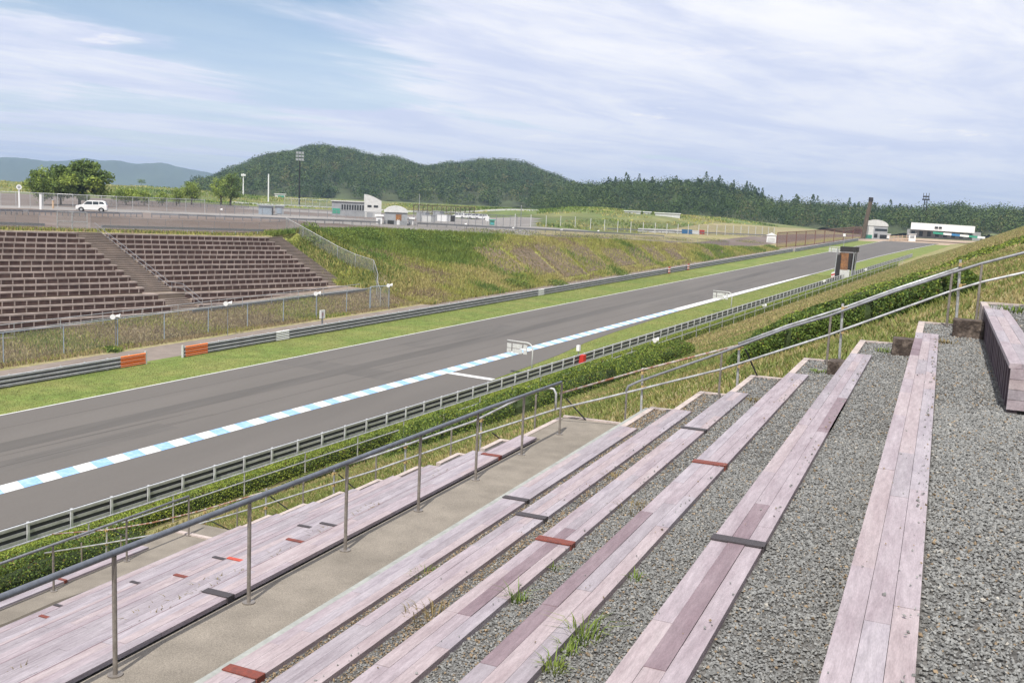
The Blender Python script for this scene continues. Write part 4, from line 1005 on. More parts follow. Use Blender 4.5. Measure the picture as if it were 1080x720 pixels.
# ------------------------------------------------------------------ trees
def tree(x, yb, yt, wpx, name, label, dark, n=2600, group='round trees on the plateau', conic=False, lean=0):
    p = hit(x, yb); d = p.length; hgt = (yb-yt)*d/1075; rad = wpx/2*d/1075
    t = empty(name, p, label, 'tree', group)
    tb = MB(); tb.tube([p-UP*.3, p+UP*hgt*.3, p+UP*hgt*.6+Vector((lean,0,0))], .035*hgt, 7, r2=.015*hgt)
    for k in range(7):
        a = k*2.4; z0 = hgt*(.22+.06*k); tb.tube([p+UP*z0, p+UP*(z0+hgt*.18)+Vector((math.cos(a), math.sin(a), 0))*rad*.4, p+UP*(z0+hgt*.3)+Vector((math.cos(a), math.sin(a), 0))*rad*.75], .012*hgt, 5, r2=.004*hgt)
    tb.build('trunk', M['bark'], t)
    # leaf clumps scattered over branch ends
    nc = 60; cs = RNG.normal(size=(nc, 3)); cs /= np.linalg.norm(cs, axis=1)[:, None]; cs *= (RNG.uniform(.35, .86, nc))[:, None]
    cs[:, 2] = np.clip(cs[:, 2], -.8, 1)
    n = int(n*2.6); idx = RNG.integers(0, nc, n); q = RNG.normal(size=(n, 3)); q /= np.linalg.norm(q, axis=1)[:, None]; q *= (RNG.random(n)**.4)[:, None]*RNG.uniform(.2, .38, nc)[idx][:, None]
    n = len(idx); P_ = cs[idx]+q; P_ = P_*np.array([rad, rad, hgt*.44])+np.array([p.x+lean, p.y, p.z+hgt*.55])
    Vq, Fq = quads(P_, max(.30, rad*.11)); m = (RNG.random(nc) < dark)[idx].astype(int)
    o = npmesh('crown', Vq-np.array(p)[None], Fq, [M['tree_lt'], M['tree_dk']], m, parent=t)
    return t
for a in [(84,217,172,58,'round_tree','largest dark round tree behind the white car',.8,5200),
          (44,216,179,36,'round_tree','bushy tree adjoining the largest dark tree, near the round white sign',.6,2600),
          (64,216,183,30,'round_tree','mid-height tree wedged in front of the largest dark tree',.7,2000),
          (133,216,199,34,'small_tree','low yellow-green tree between the car and the pale round trees',.1,1300),
          (152,217,200,16,'small_tree','sparse low tree, second after the white car',.2,500),
          (171,217,202,15,'small_tree','sparse small tree just before the paired pale trees',.2,500),
          (186,217,198,17,'small_tree','small pale tree touching the round light green one',.15,800),
          (202,216,191,24,'small_tree','round light green tree beside the dark-backed tree',.2,1600),
          (233,216,187,26,'round_tree','light green front half of the paired round trees near the masts',.15,1600),
          (243,217,183,28,'round_tree','dark back half of the paired round trees near the masts',.95,1800),
          (149,194.6,189,11,'small_tree','tiny dark tree on the skyline below the mountains',.9,300)]:
    tree(*a)
for (x, yb, yt, w_, l) in [(505,246,240,30,'low bush row'),(560,250,243,26,'low bush row'),(610,250,245,34,'low bush row'),(670,252,248,22,'low bush'),(323,252,237,14,'dense bush'),(345,252,243,26,'green bush'),(690,252,248,20,'bush')]:
    pass
# shrubs on the bank top
def bush(x, yb, r_, h_, n, label, mats, pr, name='bush'):
    p = hit(x, yb); q = RNG.normal(size=(n, 3)); q /= np.linalg.norm(q, axis=1)[:, None]; q *= (RNG.random(n)**.3)[:, None]; q[:, 2] = np.abs(q[:, 2])
    q *= (1+.25*lump(q[:,0]*4, q[:,1]*4, 1, x))[:, None]
    P_ = q*np.array([r_, r_*.8, h_])+np.array(p); P_[:, 2] = np.maximum(P_[:, 2], Gv(P_[:,0], P_[:,1]))
    Vq, Fq = quads(P_, .22); o = npmesh(name, Vq-np.array(p)[None], Fq, mats, RNG.choice(len(mats), n, p=pr)); o.location = p
    tag(o, label, 'bush', 'bushes on the far bank'); return o
for a in [(326,246,1.6,1.7,900,'rounded green bush at the top corner of the far bank, by the slanting fence'),
          (352,252,3.2,1.5,1500,'wide dark green bush on the upper bank, right of the corner bush'),
          (385,250,3.5,1.3,1500,'dark green thicket along the upper bank near the domed hut'),
          (425,252,3.5,1.2,1500,'green thicket along the upper bank beyond the domed hut'),
          (470,253,3.0,1.0,1100,'smaller green thicket midway along the bank top'),
          (332,256,2.2,1.1,900,'green bush lower on the bank beside the slanting fence'),
          (540,300,2.6,1.0,1300,'bright green shrub low on the grass bank'),
          (585,301,2.6,.9,1100,'bright green shrub low on the bank, beside its twin'),
          (650,290,2.8,.9,1000,'bright green shrub at the foot of the brown slabs'),
          (750,263,3.0,1.2,800,'green bush near the top of the bank where it narrows'),
          (118,371,1.0,.5,500,'dark weed clump beside the orange rail end')]:
    bush(*a, [M['hedge_dark'], M['bank_g'], M['hedge_lime']], [.35, .5, .15])
# brown slabs showing through the bank
sl = MB(); sl2 = []
for k, (s0, s1, u0, u1) in enumerate(SLABS):
    b = MB(); n = max(2, int((s1-s0)/1.0)); m_ = 10
    for i in range(n):
        for j in range(m_):
            a0 = s0+(s1-s0)*i/n; a1 = s0+(s1-s0)*(i+1)/n-.12; v0 = u0+(u1-u0)*j/m_; v1 = u0+(u1-u0)*(j+1)/m_
            tp = interp((s0+s1)/2, TTOP); f = lambda s, u: PG(s+6*(u-.5), -67.5+(tp+67.5)*u, .10+.03*((i*7+j) % 3))
            b.add([f(a0, v0), f(a0, v1), f(a1, v1), f(a1, v0)], [(0,1,2,3)])
    o = b.build('bank_slab', M['slab'] if 'slab' in M else M['rustnet'], origin=PG((s0+s1)/2, -70)); tag(o, 'brown ribbed erosion slab on the far bank, %s from the slanting fence' % ['first','second','third','fourth','fifth','sixth','seventh','eighth','ninth','tenth'][k], 'slab', 'brown slabs on the far bank')
# ------------------------------------------------------------------ plateau furniture
def post_sign(x, y0, y1, lab, disc=True):
    p = hit(x, y0); k = p.length/1075; t = empty('round_sign', p, lab, 'sign'); h_ = (y0-y1)*k; d = ray(x, y0); d.z = 0; d.normalize()
    b = MB(); b.tube([p, p+UP*h_], .12, 8); b.build('post', M['whitep'], t)
    if disc: b = MB(); b.tube([p+UP*h_-d*.16, p+UP*h_-d*.22], 2.4*k, 20); b.build('disc', M['whitep'], t); b = MB(); b.tube([p+UP*h_-d*.225, p+UP*h_-d*.23], 1.4*k, 16); b.build('disc_centre', M['grey'], t)
post_sign(20.5, 219, 199.5, 'white post with a round white sign near the far stands road')
def pillar(x, y0, y1, r_, m, lab, name='utility_post', cat='post', grp=None):
    p = hit(x, y0); h_ = (y0-y1)*p.length/1075; t = empty(name, p, lab, cat, grp); b = MB(); b.tube([p-UP*.2, p+UP*h_], r_, 8); b.build('post', m, t); b = MB(); b.tube([p+UP*h_, p+UP*(h_+.12)], r_*1.25, 8); b.build('cap', M['galv'], t); return t, p, h_
pillar(43.3, 221, 206, .22, M['whitep'], 'thick white post beside the tall wire fence')
pillar(56, 220, 212, .16, M['tan'], 'short tan post beside the thick white post')
def mast(x, y0, y1, r_, m, heads, lab, hw=1.2):
    p = hit(x, y0); h_ = (y0-y1)*p.length/1075; t = empty('light_mast', p, lab, 'light mast', 'masts on the plateau'); d = ray(x, y0); d.z = 0; d.normalize(); a = Vector((d.y, -d.x, 0))
    b = MB(); b.tube([p-UP*.2, p+UP*h_], r_, 8, r2=r_*.6); b.build('pole', m, t)
    for k in range(heads):
        for j in (-1, 0, 1):
            b = MB(); b.frame(p+UP*(h_-.5-k*1.1)+a*j*hw*.62-d*.3, a, d, UP, hw*.26, .2, .38); b.build('floodlight', M['grey' if m is not M['whitep'] else 'whitep'], t)
        b = MB(); b.bar(p+UP*(h_-.5-k*1.1)-a*hw, p+UP*(h_-.5-k*1.1)+a*hw, .12, .12); b.build('crossbar', m, t)
mast(315.5, 216, 161, .32, M['black'], 3, 'tall dark floodlight mast standing before the wooded hill', 1.5)
mast(256.5, 206, 184, .25, M['whitep'], 1, 'short white lamp mast beside the dark round tree', .9)
pillar(283, 213, 184.5, .22, M['whitep'], 'plain white mast between the lamp mast and the dark floodlight mast', 'mast', 'mast')
pillar(549, 239, 209+8, .09, M['galvdk'], 'thin grey pole at the start of the white-post fence', 'mast', 'mast')
pillar(442, 224, 205, .10, M['grey'], 'thin grey pole behind the domed hut yard', 'mast', 'mast')
# white wall along the crest of the mound
wp = []
for i in range(41):
    x = 244+i*8.0; v = ray(x, 300); d = 334; q = v*(d/math.hypot(v.x, v.y)); q.z = G(q.x, q.y); wp.append(q)
b = MB()
for a, c in zip(wp, wp[1:]): b.bar(a+UP*.15, c+UP*.15, .3, .7)
tag(b.build('low_wall', M['whitew'], origin=wp[0]), 'long low white wall on the crest below the wooded hill', 'wall')
whitef = []
for x, y in [(543,239.2),(559.5,239.3),(575.7,239.4),(591,239.5),(606.4,240.2),(622.6,242.2),(637.3,243.4),(651.2,245),(665,245.6),(678,246.1),(690.6,246.6),(703,247),(714.6,247.3),(725.5,247.6),(736.5,247.9),(746,248),(755.6,248.1),(764.5,248.3),(773,248.4),(781,248.6),(789,248.8),(796.5,249),(803.5,249.3),(810,249.6),(816,250)]: whitef.append(hit(x, y))
netfence('chain_link_fence', whitef, 2.9, M['whitew'], M['net_dk'], 'long wire fence on white posts in front of the green mound', pr=.10, top=False)
# sponsor boards as plain coloured barrier sections
for (a, c, m_, l) in [(673,718.5,'whitep','long white board lying along the lot below the white-post fence'),(719,729.5,'blue_p','blue board between two white boards on the lot'),(730,737,'whitep','short white board between the blue and red boards'),(737.5,742.5,'red_p','small red board at the end of the boards on the lot')]:
    p = hit(a, 247.0-(740-a)*.035); q = hit(c, 247.0-(740-c)*.035); b = MB(); b.bar(p+UP*.55, q+UP*.55, .25, .9 if m_ == 'whitep' else 1.2); b.bar(p+UP*.06, q+UP*.06, .6, .12)
    tag(b.build('barrier_board', M[m_], origin=p), l, 'barrier board', 'coloured boards on the lot')
def shed(name, x0, x1, yb, yt, depth, m_, lab, roof=None, cat='hut', roofm=None, zoff=0, d=None):
    p = hit((x0+x1)/2, yb) if d is None else far((x0+x1)/2, yb, d)
    k = p.length/1075; dr = ray((x0+x1)/2, yb); dr.z = 0; dr.normalize(); a = Vector((dr.y, -dr.x, 0)); w_ = (x1-x0)/2*k; h_ = (yb-yt)*k
    t = empty(name, p, lab, cat); b = MB(); b.frame(p+dr*depth/2+UP*(h_/2-.2), a, dr, UP, w_, depth/2, h_/2+.2); b.build('walls', m_, t)
    if roof == 'flat': b = MB(); b.frame(p+dr*depth/2+UP*(h_+.1), a, dr, UP, w_+.25, depth/2+.25, .1); b.build('roof', roofm or m_, t)
    if roof == 'gable': b = MB(); b.prism([(-w_-.2, 0), (w_+.2, 0), (0, w_*.6)], p+UP*h_-dr*.2, a, UP, dr, depth+.4); b.build('roof', roofm or m_, t)
    if roof == 'arch': b = MB(); b.prism([(-w_*1.05*math.cos(i*math.pi/14), w_*.55*math.sin(i*math.pi/14)+.002) for i in range(15)][::-1], p+UP*h_-dr*.2, a, UP, dr, depth+.4); b.build('roof', roofm or m_, t)
    if roof == 'rise': b = MB(); n_ = 9; b.prism([(-w_-.1, 0), (w_+.1, 0)]+[(w_+.1-(2*w_+.2)*i/n_, w_*.75*math.sin((i/n_)*1.5)) for i in range(1, n_+1)], p+UP*h_, a, UP, dr, depth); b.build('roof', roofm or m_, t)
    return t, p, a, dr, w_, h_
def face(t, p, a, dr, w_, h_, u0, u1, v0, v1, m_, name='window'):
    b = MB(); c = p+a*((u0+u1)/2*w_*2-w_)+UP*((v0+v1)/2*h_)-dr*.03; b.frame(c, a, dr, UP, (u1-u0)*w_, .04, (v1-v0)/2*h_); return b.build(name, m_, t)
q = shed('control_building', 350, 386, 228, 213, 7, M['grey'], 'long low pale building with a row of dark windows beside the curved tower', 'flat', 'building', M['whitew'])
for i in range(9): face(*q, .28+.075*i, .28+.075*i+.045, .45, .8, M['darkgl'])
face(*q, .02, .24, .15, .5, M['green_p'], 'painted_wall')
q = shed('control_tower', 384, 402, 229.5, 212, 7, M['whitew'], 'white tower block with a curved sloping roof beside the domed hut', 'rise', 'building', M['whitew'])
face(*q, .18, .42, .62, .74, M['darkgl']); face(*q, .55, .8, .62, .74, M['darkgl']); face(*q, .15, .5, .0, .3, M['grey'], 'garage_door')
q = shed('domed_hut', 405, 429.5, 237, 224, 8, M['grey'], 'grey hut with a pale barrel roof and an orange mural', 'arch', 'hut', M['whitew'])
face(*q, .5, .74, .35, .85, M['towerorange'], 'mural'); face(*q, .55, .68, .0, .4, M['whitep'], 'door'); face(*q, .15, .42, .0, .35, M['darkgl'], 'window')
q = shed('white_box', 396.5, 403, 236, 228, 3, M['whitep'], 'white portable cabin against the domed hut', 'flat', 'cabin'); face(*q, .3, .7, .0, .6, M['grey'], 'door')
q = shed('white_box', 430.5, 436, 237, 231, 3, M['whitep'], 'small white cabinet on the far side of the domed hut', 'flat', 'cabin'); face(*q, .3, .7, .0, .7, M['grey'], 'door')
q = shed('storage_shed', 273, 288, 226.5, 217.5, 6, M['bluegrey'], 'blue-grey storage shed with a black doorway below the masts', 'flat', 'shed', M['grey']); face(*q, .88, .99, 0, .9, M['black'], 'doorway')
q = shed('storage_shed', 290, 299, 226, 218, 5, M['grey'], 'pale grey slatted shed next to the blue-grey one', 'flat', 'shed'); face(*q, .2, .8, .1, .8, M['bluegrey'], 'door')
q = shed('kiosk', 290, 300.5, 208.5, 205, 5, M['whitew'], 'small pale kiosk with a greenish front on the crest', 'flat', 'kiosk', M['whitep']); face(*q, .3, .9, .1, .6, M['green_p'], 'front')
q = shed('kiosk', 266, 271, 204.5, 200.5, 5, M['whitew'], 'tiny white hut at the foot of the wooded hill', 'gable', 'hut', M['whitew']); face(*q, .3, .7, 0, .6, M['grey'], 'door')
q = shed('ticket_hut', 808.5, 817.8, 256.2, 248.5, 3, M['whitep'], 'white gabled hut at the near end of the rust-red netting', 'gable', 'hut', M['whitep']); face(*q, .1, .9, .1, .7, M['whitew'], 'panel')
q = shed('kiosk', 820, 826.2, 235.8, 231, 3, M['teal_p'], 'small teal kiosk on the mound before the conifers', 'flat', 'kiosk', M['whitew']); face(*q, .2, .6, .1, .8, M['whitew'], 'door')
q = shed('green_bin', 516.5, 521.5, 237.5, 232.5, 2, M['green_p'], 'green box beside the white octagonal board', 'flat', 'box', M['green_p']); face(*q, .2, .8, .1, .6, M['teal_p'], 'panel')
p = hit(514, 236); t = empty('octagon_board', p, 'white octagonal board on legs beside the green box', 'sign'); k = p.length/1075; dr = ray(514, 236); dr.z = 0; dr.normalize(); a = Vector((dr.y, -dr.x, 0))
b = MB(); b.prism([(2.9*k*math.cos(j*math.pi/4+.39), 2.9*k*math.sin(j*math.pi/4+.39)) for j in range(8)], p+UP*5.4*k, a, UP, dr, .15); b.build('board', M['whitep'], t)
for u in (-.3, .3): b = MB(); b.tube([p+a*u, p+a*u+UP*3.5*k], .06, 6); b.build('leg', M['whitew'], t)
for x0, x1, y0, y1, l in [(658.5,675.5,224.9,223.0,'first'),(678.5,686.5,225.6,223.9,'second'),(691,717,228,225.3,'third and longest')]:
    q = shed('low_white_building', x0, x1, y0+.6, y1, 6, M['whitew'], 'low white roofline on the mound before the conifers, %s of three' % l, 'flat', 'building', M['whitep'])
# rust-red netting fence, leaning trunk, grey shed, pit building, barriers at the bend
rf = [hit(x, y) for x, y in [(819,262.2),(829,261.2),(839,260.3),(849,259.3),(859,258),(869,257),(879,255.7),(889,254.4),(899,253),(908,251.8)]]
t = netfence('netting_fence', rf, 4.2, M['rustnet'], M['net_rust'], 'tall rust-red netting fence leading to the grey shed', pr=.12)
b = MB()
for p in rf: b.frame(p+UP*4.5, RT, H, UP, .25, .25, .3)
b = MB(); p = hit(910, 251.5); hgt = 38*p.length/1075
pts = [p-UP*.5, p+UP*hgt*.5+Vector((.6, .2, 0)), p+UP*hgt+Vector((1.5, .4, 0))]; t = empty('dead_trunk', p, 'bare brown leaning column rising beside the grey shed', 'column')
b.tube(pts, .85, 9, r2=.7); b.build('shaft', M['col'] if 'col' in M else M['bark'], t); b = MB(); b.tube([pts[2]-UP*.3, pts[2]+UP*1.2], .8, 9); b.build('cap', M['towerdark'], t)
q = shed('race_shed', 911, 934, 252, 239, 14, M['grey'], 'pale grey shed with a curved roof at the end of the track', 'arch', 'building', M['whitew'])
face(*q, 0.02, .42, .0, .95, M['whitew'], 'front_wall'); face(*q, .12, .38, .0, .3, M['green_p'], 'painted_panel'); face(*q, .48, .98, .62, .8, M['darkgl'], 'window'); face(*q, .46, .6, .1, .4, M['black'], 'opening'); face(*q, .7, .98, .05, .35, M['black'], 'opening')
q = shed('white_van', 928, 938, 252.5, 247.5, 4, M['whitep'], 'white van parked against the grey shed', 'flat', 'van', M['whitep']); face(*q, .1, .5, .5, .85, M['darkgl'], 'window'); face(*q, .1, .3, 0, .2, M['black'], 'wheel'); face(*q, .7, .9, 0, .2, M['black'], 'wheel')
q = shed('pit_building', 961, 1028, 251, 244, 9, M['grey'], 'long white fascia building above the end of the track', None, 'building', d=392)
t, p, a, dr, w_, h_ = q
b = MB(); L0 = far(960.5, 241.7, 386); L1 = far(1027.8, 246, 386); b.bar(L0+UP*1.15, L1+UP*1.15, .6, 2.25); fo = b.build('fascia', M['whitep'], t)
b = MB(); b.bar(L0+UP*2.35+dr*4, L1+UP*2.35+dr*4, 8.5, .2); b.build('roof', M['whitew'], t)
cm_ = L0.lerp(L1, .44)-dr*.55+UP*1.15; b = MB(); b.frame(cm_-a*.75, a, dr, UP, .55, .03, .32); b.frame(cm_+a*.55, a, dr, UP, .5, .03, .32); b.build('name_plate', M['black'], fo)
for k in range(8): face(*q, .06+.11*k, .06+.11*k+.05, .1, .8, M['darkgl'], 'garage_door')
cols = ['green_p', 'whitep', 'blue_p', 'whitep', 'green_p', 'whitep']; xs = [984, 995, 1003.5, 1012.5, 1022, 1031, 1039]
for i in range(6):
    p = far(xs[i], 245.4+(xs[i]-984)*.1, 372); q2 = far(xs[i+1], 245.4+(xs[i+1]-984)*.1, 372); b = MB(); b.bar(p, q2, .4, .7)
    tag(b.build('barrier_board', M[cols[i]], origin=p), '%s board in the striped wall below the pit building, %s along' % ({'green_p':'green','whitep':'white','blue_p':'blue'}[cols[i]], ['first','second','third','fourth','fifth','sixth'][i]), 'barrier board', 'striped wall below the pit building')
for i in range(5):
    x = 938+i*4.4; p = hit(x, 254.5-.15*i); q2 = hit(x+3.9, 254.4-.15*i); t = empty('crowd_barrier', p, 'tan barrier panel at the bend, %s of five from the grey shed' % ['first','second','third','fourth','fifth'][i], 'barrier', 'tan barriers at the bend')
    b = MB()
    for h_ in (.3, 1.0, 1.7): b.bar(p+UP*h_, q2+UP*h_, .15, .28)
    b.build('rails', M['tan'], t); b = MB(); b.bar(p, p+UP*2, .2, .2, up=(1,0,0)); b.build('post', M['tan'], t)
q = shed('gantry', 936, 959, 249, 246, 1, M['grey'], 'low grey gantry wall with a white and green top between shed and pit building', 'flat', 'wall', M['whitep'])
face(*q, .35, .98, 1.0, 1.35, M['green_p'], 'green_strip')
q = shed('white_box', 958.5, 965, 254.5, 247.5, 2.5, M['whitep'], 'white marshal box in front of the pit building', 'flat', 'cabin', M['whitew']); face(*q, .2, .8, .45, .8, M['grey'], 'window')
# layered fences, rails and clutter on the plateau
def hitline(p0, p1, n): return [hit(p0[0]+(p1[0]-p0[0])*i/(n-1), p0[1]+(p1[1]-p0[1])*i/(n-1)) for i in range(n)]
netfence('chain_link_fence', hitline((218,224.5), (404,232), 20), 1.5, M['galvdk'], M['net'], 'low grey wire fence in front of the sheds and the control building', 'plateau fences', pr=.05)
netfence('chain_link_fence', hitline((436,236.5), (545,240.5), 16), 2.6, M['galvdk'], M['net'], 'grey wire fence between the domed hut and the white-post fence', 'plateau fences', pr=.06)
netfence('chain_link_fence', hitline((300,217.5), (352,220), 8), 2.6, M['galv'], M['net'], 'pale wire fence between the masts and the control building', 'plateau fences', pr=.07)
netfence('chain_link_fence', hitline((436,226), (500,229), 14), 3.0, M['bark'], M['net_dk'], 'tall brownish catch fence beyond the domed hut', 'plateau fences', pr=.13)
netfence('chain_link_fence', hitline((110,217.4), (262,219.5), 22), 1.1, M['galvdk'], M['net_dk'], 'low dark wire fence among the small pale trees', 'plateau fences', pr=.05)
for (x0, y0, x1, y1, l) in [(0,226.5,150,229.5,'long low road rail on the plateau before the car'),(160,229.8,400,238,'long low road rail along the brown road to the domed hut'),(440,239,700,251,'long low road rail along the bank-top road'),(640,243.5,820,250.5,'grey low rail beyond the coloured boards')]:
    ps_ = hitline((x0, y0), (x1, y1), 26); t = empty('road_barrier', ps_[0], l, 'barrier', 'low road rails on the plateau'); b = MB()
    for a_, c_ in zip(ps_, ps_[1:]): b.bar(a_+UP*.6, c_+UP*.6, .07, .28)
    b.build('beam', M['galvdk'], t)
    for p_ in ps_: b = MB(); b.tube([p_, p_+UP*.7], .07, 5); b.build('post', M['galvdk'], t)
rnd = random.Random(77)
for i, (x, y) in enumerate([(462,233),(468,233.4),(474,233.6),(446,233.5),(452,234)]):
    p_ = hit(x, y); t = empty('storage_crate', p_, 'small %s crate in the yard behind the domed hut' % ['pale','white','dark grey','grey','whitish'][i], 'crate', 'crates in the far yard')
    b = MB(); hh = rnd.uniform(.6, 1.2); ww = rnd.uniform(.7, 1.4); b.frame(p_+UP*hh, RT, H, UP, ww, .8, hh); b.build('body', M[['grey','whitep','towerdark','grey','whitew'][i]], t); b = MB(); b.frame(p_+UP*(2*hh+.04), RT, H, UP, ww+.06, .86, .05); b.build('lid', M['grey'], t)
for i, (x, y, r_, h_) in enumerate([(508,245,4,.8),(530,246,3,.7),(556,247.5,4,.9),(600,250,4,.8),(622,250.5,3,.6),(645,251,4.5,.8),(684,252.5,4,.7),(715,253.5,4,.7),(752,254.5,4,.8),(790,256,4,.8)]):
    bush(x, y, r_, h_, 520, 'low olive scrub beside the bank-top road, %s from the domed hut' % ['first','second','third','fourth','fifth','sixth','seventh','eighth','ninth','tenth'][i], [M['bank_y'], M['hedge_dark'], M['bank_b']], [.4, .4, .2])
# rough meadow on the plateau and the mound
d_ = RNG.uniform(150, 400, 70000); x_ = RNG.uniform(-30, 900, 70000); a_ = np.arctan((x_-540)/1060)-TH
px_, py_ = d_*np.sin(a_), d_*np.cos(a_); s_, t_ = px_*hx+py_*hy, px_*hy-py_*hx
lm = lump(px_, py_, .06, 4)+.6*lump(px_, py_, .21, 8)
kp = (t_ < -100) & ((d_ > 325) | ((x_ > 560) & (d_ > 256))) & (lm > -.25)
P9 = np.column_stack([px_, py_, Gv(px_, py_)])[kp]
grass('meadow', P9, .55+.25*np.clip(lm[kp], -1, 1), .16, [M['bank_g'], M['bank_y'], M['hedge_dark']], np.where(lm[kp] > .45, 2, np.where(lm[kp] > .05, 0, 1)), .7)
# ------------------------------------------------------------------ wooded hills
def az(px): return math.atan((px-540)/1060)-TH
def horizon_y(px): return 216+.0454*(px-540)
def ridge(name, sil, d0, d1, d2, th_, n, prob_con, seed, zb=-3, tsize=(7, 11), lab=None, leaf=1.5, q=46):
    xs = np.linspace(sil[0][0], sil[-1][0], 90); nv = 14; V = []; F = []
    def Hx(x): return max(0.5, (horizon_y(x)-interp(x, sil))*d1/1065-th_*.8)
    def hz(x, v):   # v 0..1 front to ridge, 1..1.6 back
        h = Hx(x); e = smooth(sil[0][0], sil[0][0]+25, x)*.9+.1
        f = math.sin(min(1, v)*math.pi/2)**.8 if v <= 1 else math.cos((v-1)/.7*math.pi/2)
        d = d0+(d1-d0)*v if v <= 1 else d1+(d2-d1)*(v-1)/.6
        z = zb+(h-zb)*f*(1+.0*e)
        return d, z
    def pos(x, v):
        d, z = hz(x, v); a = az(x); bump = 0 if v > .93 else 2.2*math.sin(x*.09+seed)*math.sin(v*7+x*.05)
        return d*math.sin(a), d*math.cos(a), z+bump
    vs_ = [i/10 for i in range(11)]+[1.15, 1.35, 1.6]
    for x in xs:
        for v in vs_: V.append(pos(x, v))
    nv = len(vs_); F = [(i*nv+j, i*nv+j+1, (i+1)*nv+j+1, (i+1)*nv+j) for i in range(len(xs)-1) for j in range(nv-1)]
    npmesh('hill', V, F, M['hillsoil'], smoothed=True)['kind'] = 'structure'
    rnd = random.Random(seed); PP = []; SS = []; MI = []; NN = []
    for k in range(n):
        x = rnd.uniform(sil[0][0]-4, sil[-1][0]); v = rnd.random()**.75*1.12
        if k < n*.16: v = rnd.uniform(.9, 1.03)
        p = np.array(pos(x, v)); h = rnd.uniform(*tsize); con = rnd.random() < (prob_con(x) if callable(prob_con) else prob_con)
        m = 150 if con else q
        if con:
            u = RNG.random(m)**.7; r_ = (1-u)*h*.30+.25; a = RNG.uniform(0, 6.283, m)
            P_ = np.column_stack([np.cos(a)*r_, np.sin(a)*r_, u*h*1.1]); SS.append(np.full(m, leaf*1.0)); NN.append(np.column_stack([np.cos(a), np.sin(a), np.full(m, .45)]))
        else:
            P_ = RNG.normal(size=(m, 3)); P_ /= np.linalg.norm(P_, axis=1)[:, None]; P_ *= RNG.uniform(.7, 1.05, (m, 1)); P_[:, 2] = np.abs(P_[:, 2])*1.0-.1
            NN.append(P_*1.0); P_ = P_*np.array([h*.55, h*.55, h*.75])+np.array([0, 0, h*.2]); SS.append(np.full(m, leaf))
        PP.append(P_+p); MI.append(np.full(m, 1 if con or rnd.random() < .36 else (2 if rnd.random() < .14 else 0)))
    P_ = np.concatenate(PP); Vq, Fq = quads(P_, np.concatenate(SS), nrm=np.concatenate(NN))
    o = npmesh('forest', Vq, Fq, [M['forest'], M['forest_dk'], M['forest_br']], np.concatenate(MI)); o['kind'] = 'stuff'; o['label'] = lab
M['forest_br'] = leaf('forest_olive', (.095,.115,.032), (.12,.115,.045), .02, .4, .1)
S1 = [(x_, y_+1.5) for x_, y_ in [(203,197),(215,190),(240,180),(265,170),(290,163),(315,159),(335,157),(355,161),(375,166),(400,168),(420,172),(440,177),(452,176),(470,174),(500,172),(525,172),(545,176),(560,181),(575,186),(590,192),(605,197),(640,204),(680,212)]]
S2 = [(x_, y_+1.5) for x_, y_ in [(560,214),(575,205),(590,197),(610,193),(640,191),(660,191),(690,192),(720,192),(745,193),(765,198),(785,203),(800,209),(815,213),(840,216),(860,218),(880,218),(900,218),(912,221),(930,223.5),(945,222.5),(960,221),(975,217.5),(1000,218),(1030,221),(1060,223),(1080,222),(1130,220),(1200,217)]]
ridge('a', S1, 640, 980, 1300, 8, 4200, .0, 3, lab='dense broadleaf forest covering the rounded hill', tsize=(6, 13), leaf=1.3, q=125)
ridge('b', S2, 480, 620, 800, 9, 2600, lambda x: .12 if 630 < x < 850 else .02, 8, zb=-5, lab='mixed forest with conifers along the skyline', tsize=(5, 12), leaf=.95, q=110)
# conifers standing clear on the skyline
def conifer():
    t = empty('conifer', (0,0,0), 'x', 'tree'); n = 900
    u = RNG.random(n)**.8; lay = .75+.25*np.sin(u*46); r_ = ((1-u)*.26+.015)*lay*RNG.uniform(.5, 1, n); a = RNG.uniform(0, 6.283, n)
    P_ = np.column_stack([np.cos(a)*r_, np.sin(a)*r_, .12+u*.88]); Vq, Fq = quads(P_, .085); npmesh('crown', Vq, Fq, M['forest_dk'], parent=t)
    b = MB(); b.tube([(0,0,-.05), (0,0,.9)], .022, 6, r2=.006); b.build('trunk', M['bark'], t); return t
protos = [conifer() for _ in range(3)]; cl = []
rnd = random.Random(21)
xs = [630,639,647,655,662,671,678,686,693,701,709,716,723,730,737,743,749,757,766,775,783,790,797,806,818,829,840,862,958,981,999,1017,1038,1061]
for i, x in enumerate(xs):
    src = protos[i % 3]; o = src if i < 3 else copy_tree(src)
    ys = interp(x, S2)-(rnd.uniform(-.5, 4) if x < 800 else rnd.uniform(-2, 1.6)); d = 600; a = az(x); top = (horizon_y(x)-ys)*d/1065; h = rnd.uniform(11, 20)
    o.location = (d*math.sin(a), d*math.cos(a), top-h); o.scale = (h*rnd.uniform(1.2, 2.2),)*2+(h,); o.rotation_euler = (0, 0, rnd.uniform(0, 6))
    tag(o, 'dark conifer standing on the wooded skyline beyond the green mound' if x < 900 else 'dark conifer standing on the wooded skyline above the pit building', 'tree', 'conifers on the skyline' if x < 900 else 'conifers above the pit building')
p = far(974, 236, 560); t = empty('aerial_tower', p, 'dark lattice aerial tower rising from the forest above the pit building', 'tower'); hgt = 26*560/1065
for u, v in ((-1,-1),(1,-1),(1,1),(-1,1)): b = MB(); b.tube([p+Vector((u*1.2, v*1.2, 0)), p+Vector((u*.5, v*.5, hgt*.9))], .22, 5); b.build('leg', M['towerdark'], t)
for k in range(5): b = MB(); z = hgt*(.4+.1*k); b.bar(p+Vector((-.9,0,z)), p+Vector((.9,0,z)), .2, .2); b.build('strut', M['towerdark'], t)
